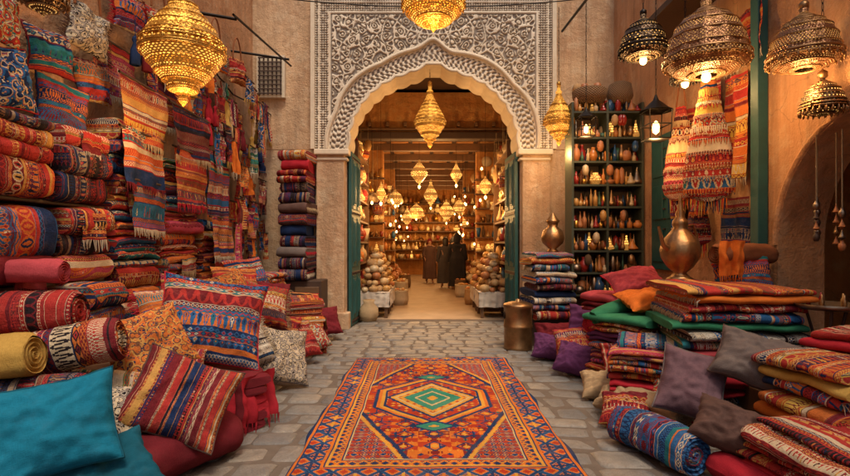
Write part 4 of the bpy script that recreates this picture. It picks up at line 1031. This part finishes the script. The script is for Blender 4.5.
for k in range(3):
    t=k*2*pi/3; g.tube([(.15*math.cos(t),.15*math.sin(t),.99),(.03*math.cos(t),.03*math.sin(t),.55),(.2*math.cos(t),.2*math.sin(t),0)],.012,M_dwood,6)
for k in range(5): pot(g,T(.12*math.cos(k*1.25),.12*math.sin(k*1.25),1.005),.035,.1,R.choice(bm),3)
o=g.build('tray_table'); o.location=(3.1,3.85,.02)
g=MB()
for k,(dx,dy) in enumerate(((0,0),(.05,.12),(-.04,.22),(.03,.3))):
    g.tube([(dx,dy,.3),(dx,dy,1.0)],.005,M_rope,5)
    for j in range(4): pot(g,T(dx,dy,.0+j*.09+.04*k),.028,.085,R.choice([M_bronze,M_copper,M_pots[0],M_dwood]),R.choice([0,2]))
o=g.build('hanging_jars'); o.location=(3.42,4.1,1.45)
g=MB(); g.tube([(XL,6.0,4.35),(-2.3,6.1,4.25)],.02,M_iron,8); g.tube([(XL,8.0,4.6),(-2.2,8.1,4.5)],.02,M_iron,8); g.tube([(-2.3,6.0,4.26),(-2.25,8.4,4.5)],.015,M_iron,8)
g.tube([(XL+.03,-1+k*.5,4.0+.1*math.sin(k*1.3)) for k in range(20)],.012,M_iron,6)
g.build('awning_frame')
g=MB()
g.tube([(XR,4.5,4.75),(2.2,4.5,4.75)],.02,M_iron,8); g.tube([(XR,5.6,4.9),(2.2,5.6,4.9)],.02,M_iron,8); g.tube([(2.25,3.9,4.7),(2.25,8.2,5.0)],.02,M_iron,8); g.tube([(XR,3.9,4.6),(2.2,3.9,4.7)],.02,M_iron,8)
g.build('awning_frame')
for (y,z) in((4.2,5.6),(8.0,5.3)):
    g=MB(); g.tube([(XL+(XR-XL)*k/16,y,z-.0+.25*((k-8)/8)**2) for k in range(17)],.01,M_iron,6); g.build('cable')

# ---------------------------------------------------------------- world, sun, camera
w=bpy.data.worlds.new('World'); scene.world=w; w.use_nodes=True
nt=w.node_tree; bg=nt.nodes['Background']; sk=nt.nodes.new('ShaderNodeTexSky'); sk.sky_type='NISHITA'; sk.sun_disc=False
sk.sun_elevation=rad(62); sk.sun_rotation=rad(165); sk.air_density=1.0; sk.dust_density=6.0
nt.links.new(sk.outputs[0],bg.inputs[0]); bg.inputs[1].default_value=.115
sl=bpy.data.lights.new('sun','SUN'); sl.energy=2.0; sl.angle=rad(14); sl.color=(1,.85,.64)
so=bpy.data.objects.new('sun',sl); scene.collection.objects.link(so)
az=rad(165); el=rad(62)
dv=Vector((math.sin(az)*math.cos(el),math.cos(az)*math.cos(el),math.sin(el)))
so.rotation_euler=dv.to_track_quat('Z','Y').to_euler()
cd=bpy.data.cameras.new('cam'); cam=bpy.data.objects.new('camera',cd); scene.collection.objects.link(cam)
cam.location=(0,0,1.5); cam.rotation_euler=(rad(90),0,0); cd.lens=21.18; cd.sensor_width=36; cd.shift_y=.008; cd.clip_end=500
scene.camera=cam
scene.view_settings.view_transform='Standard'; scene.view_settings.look='None'
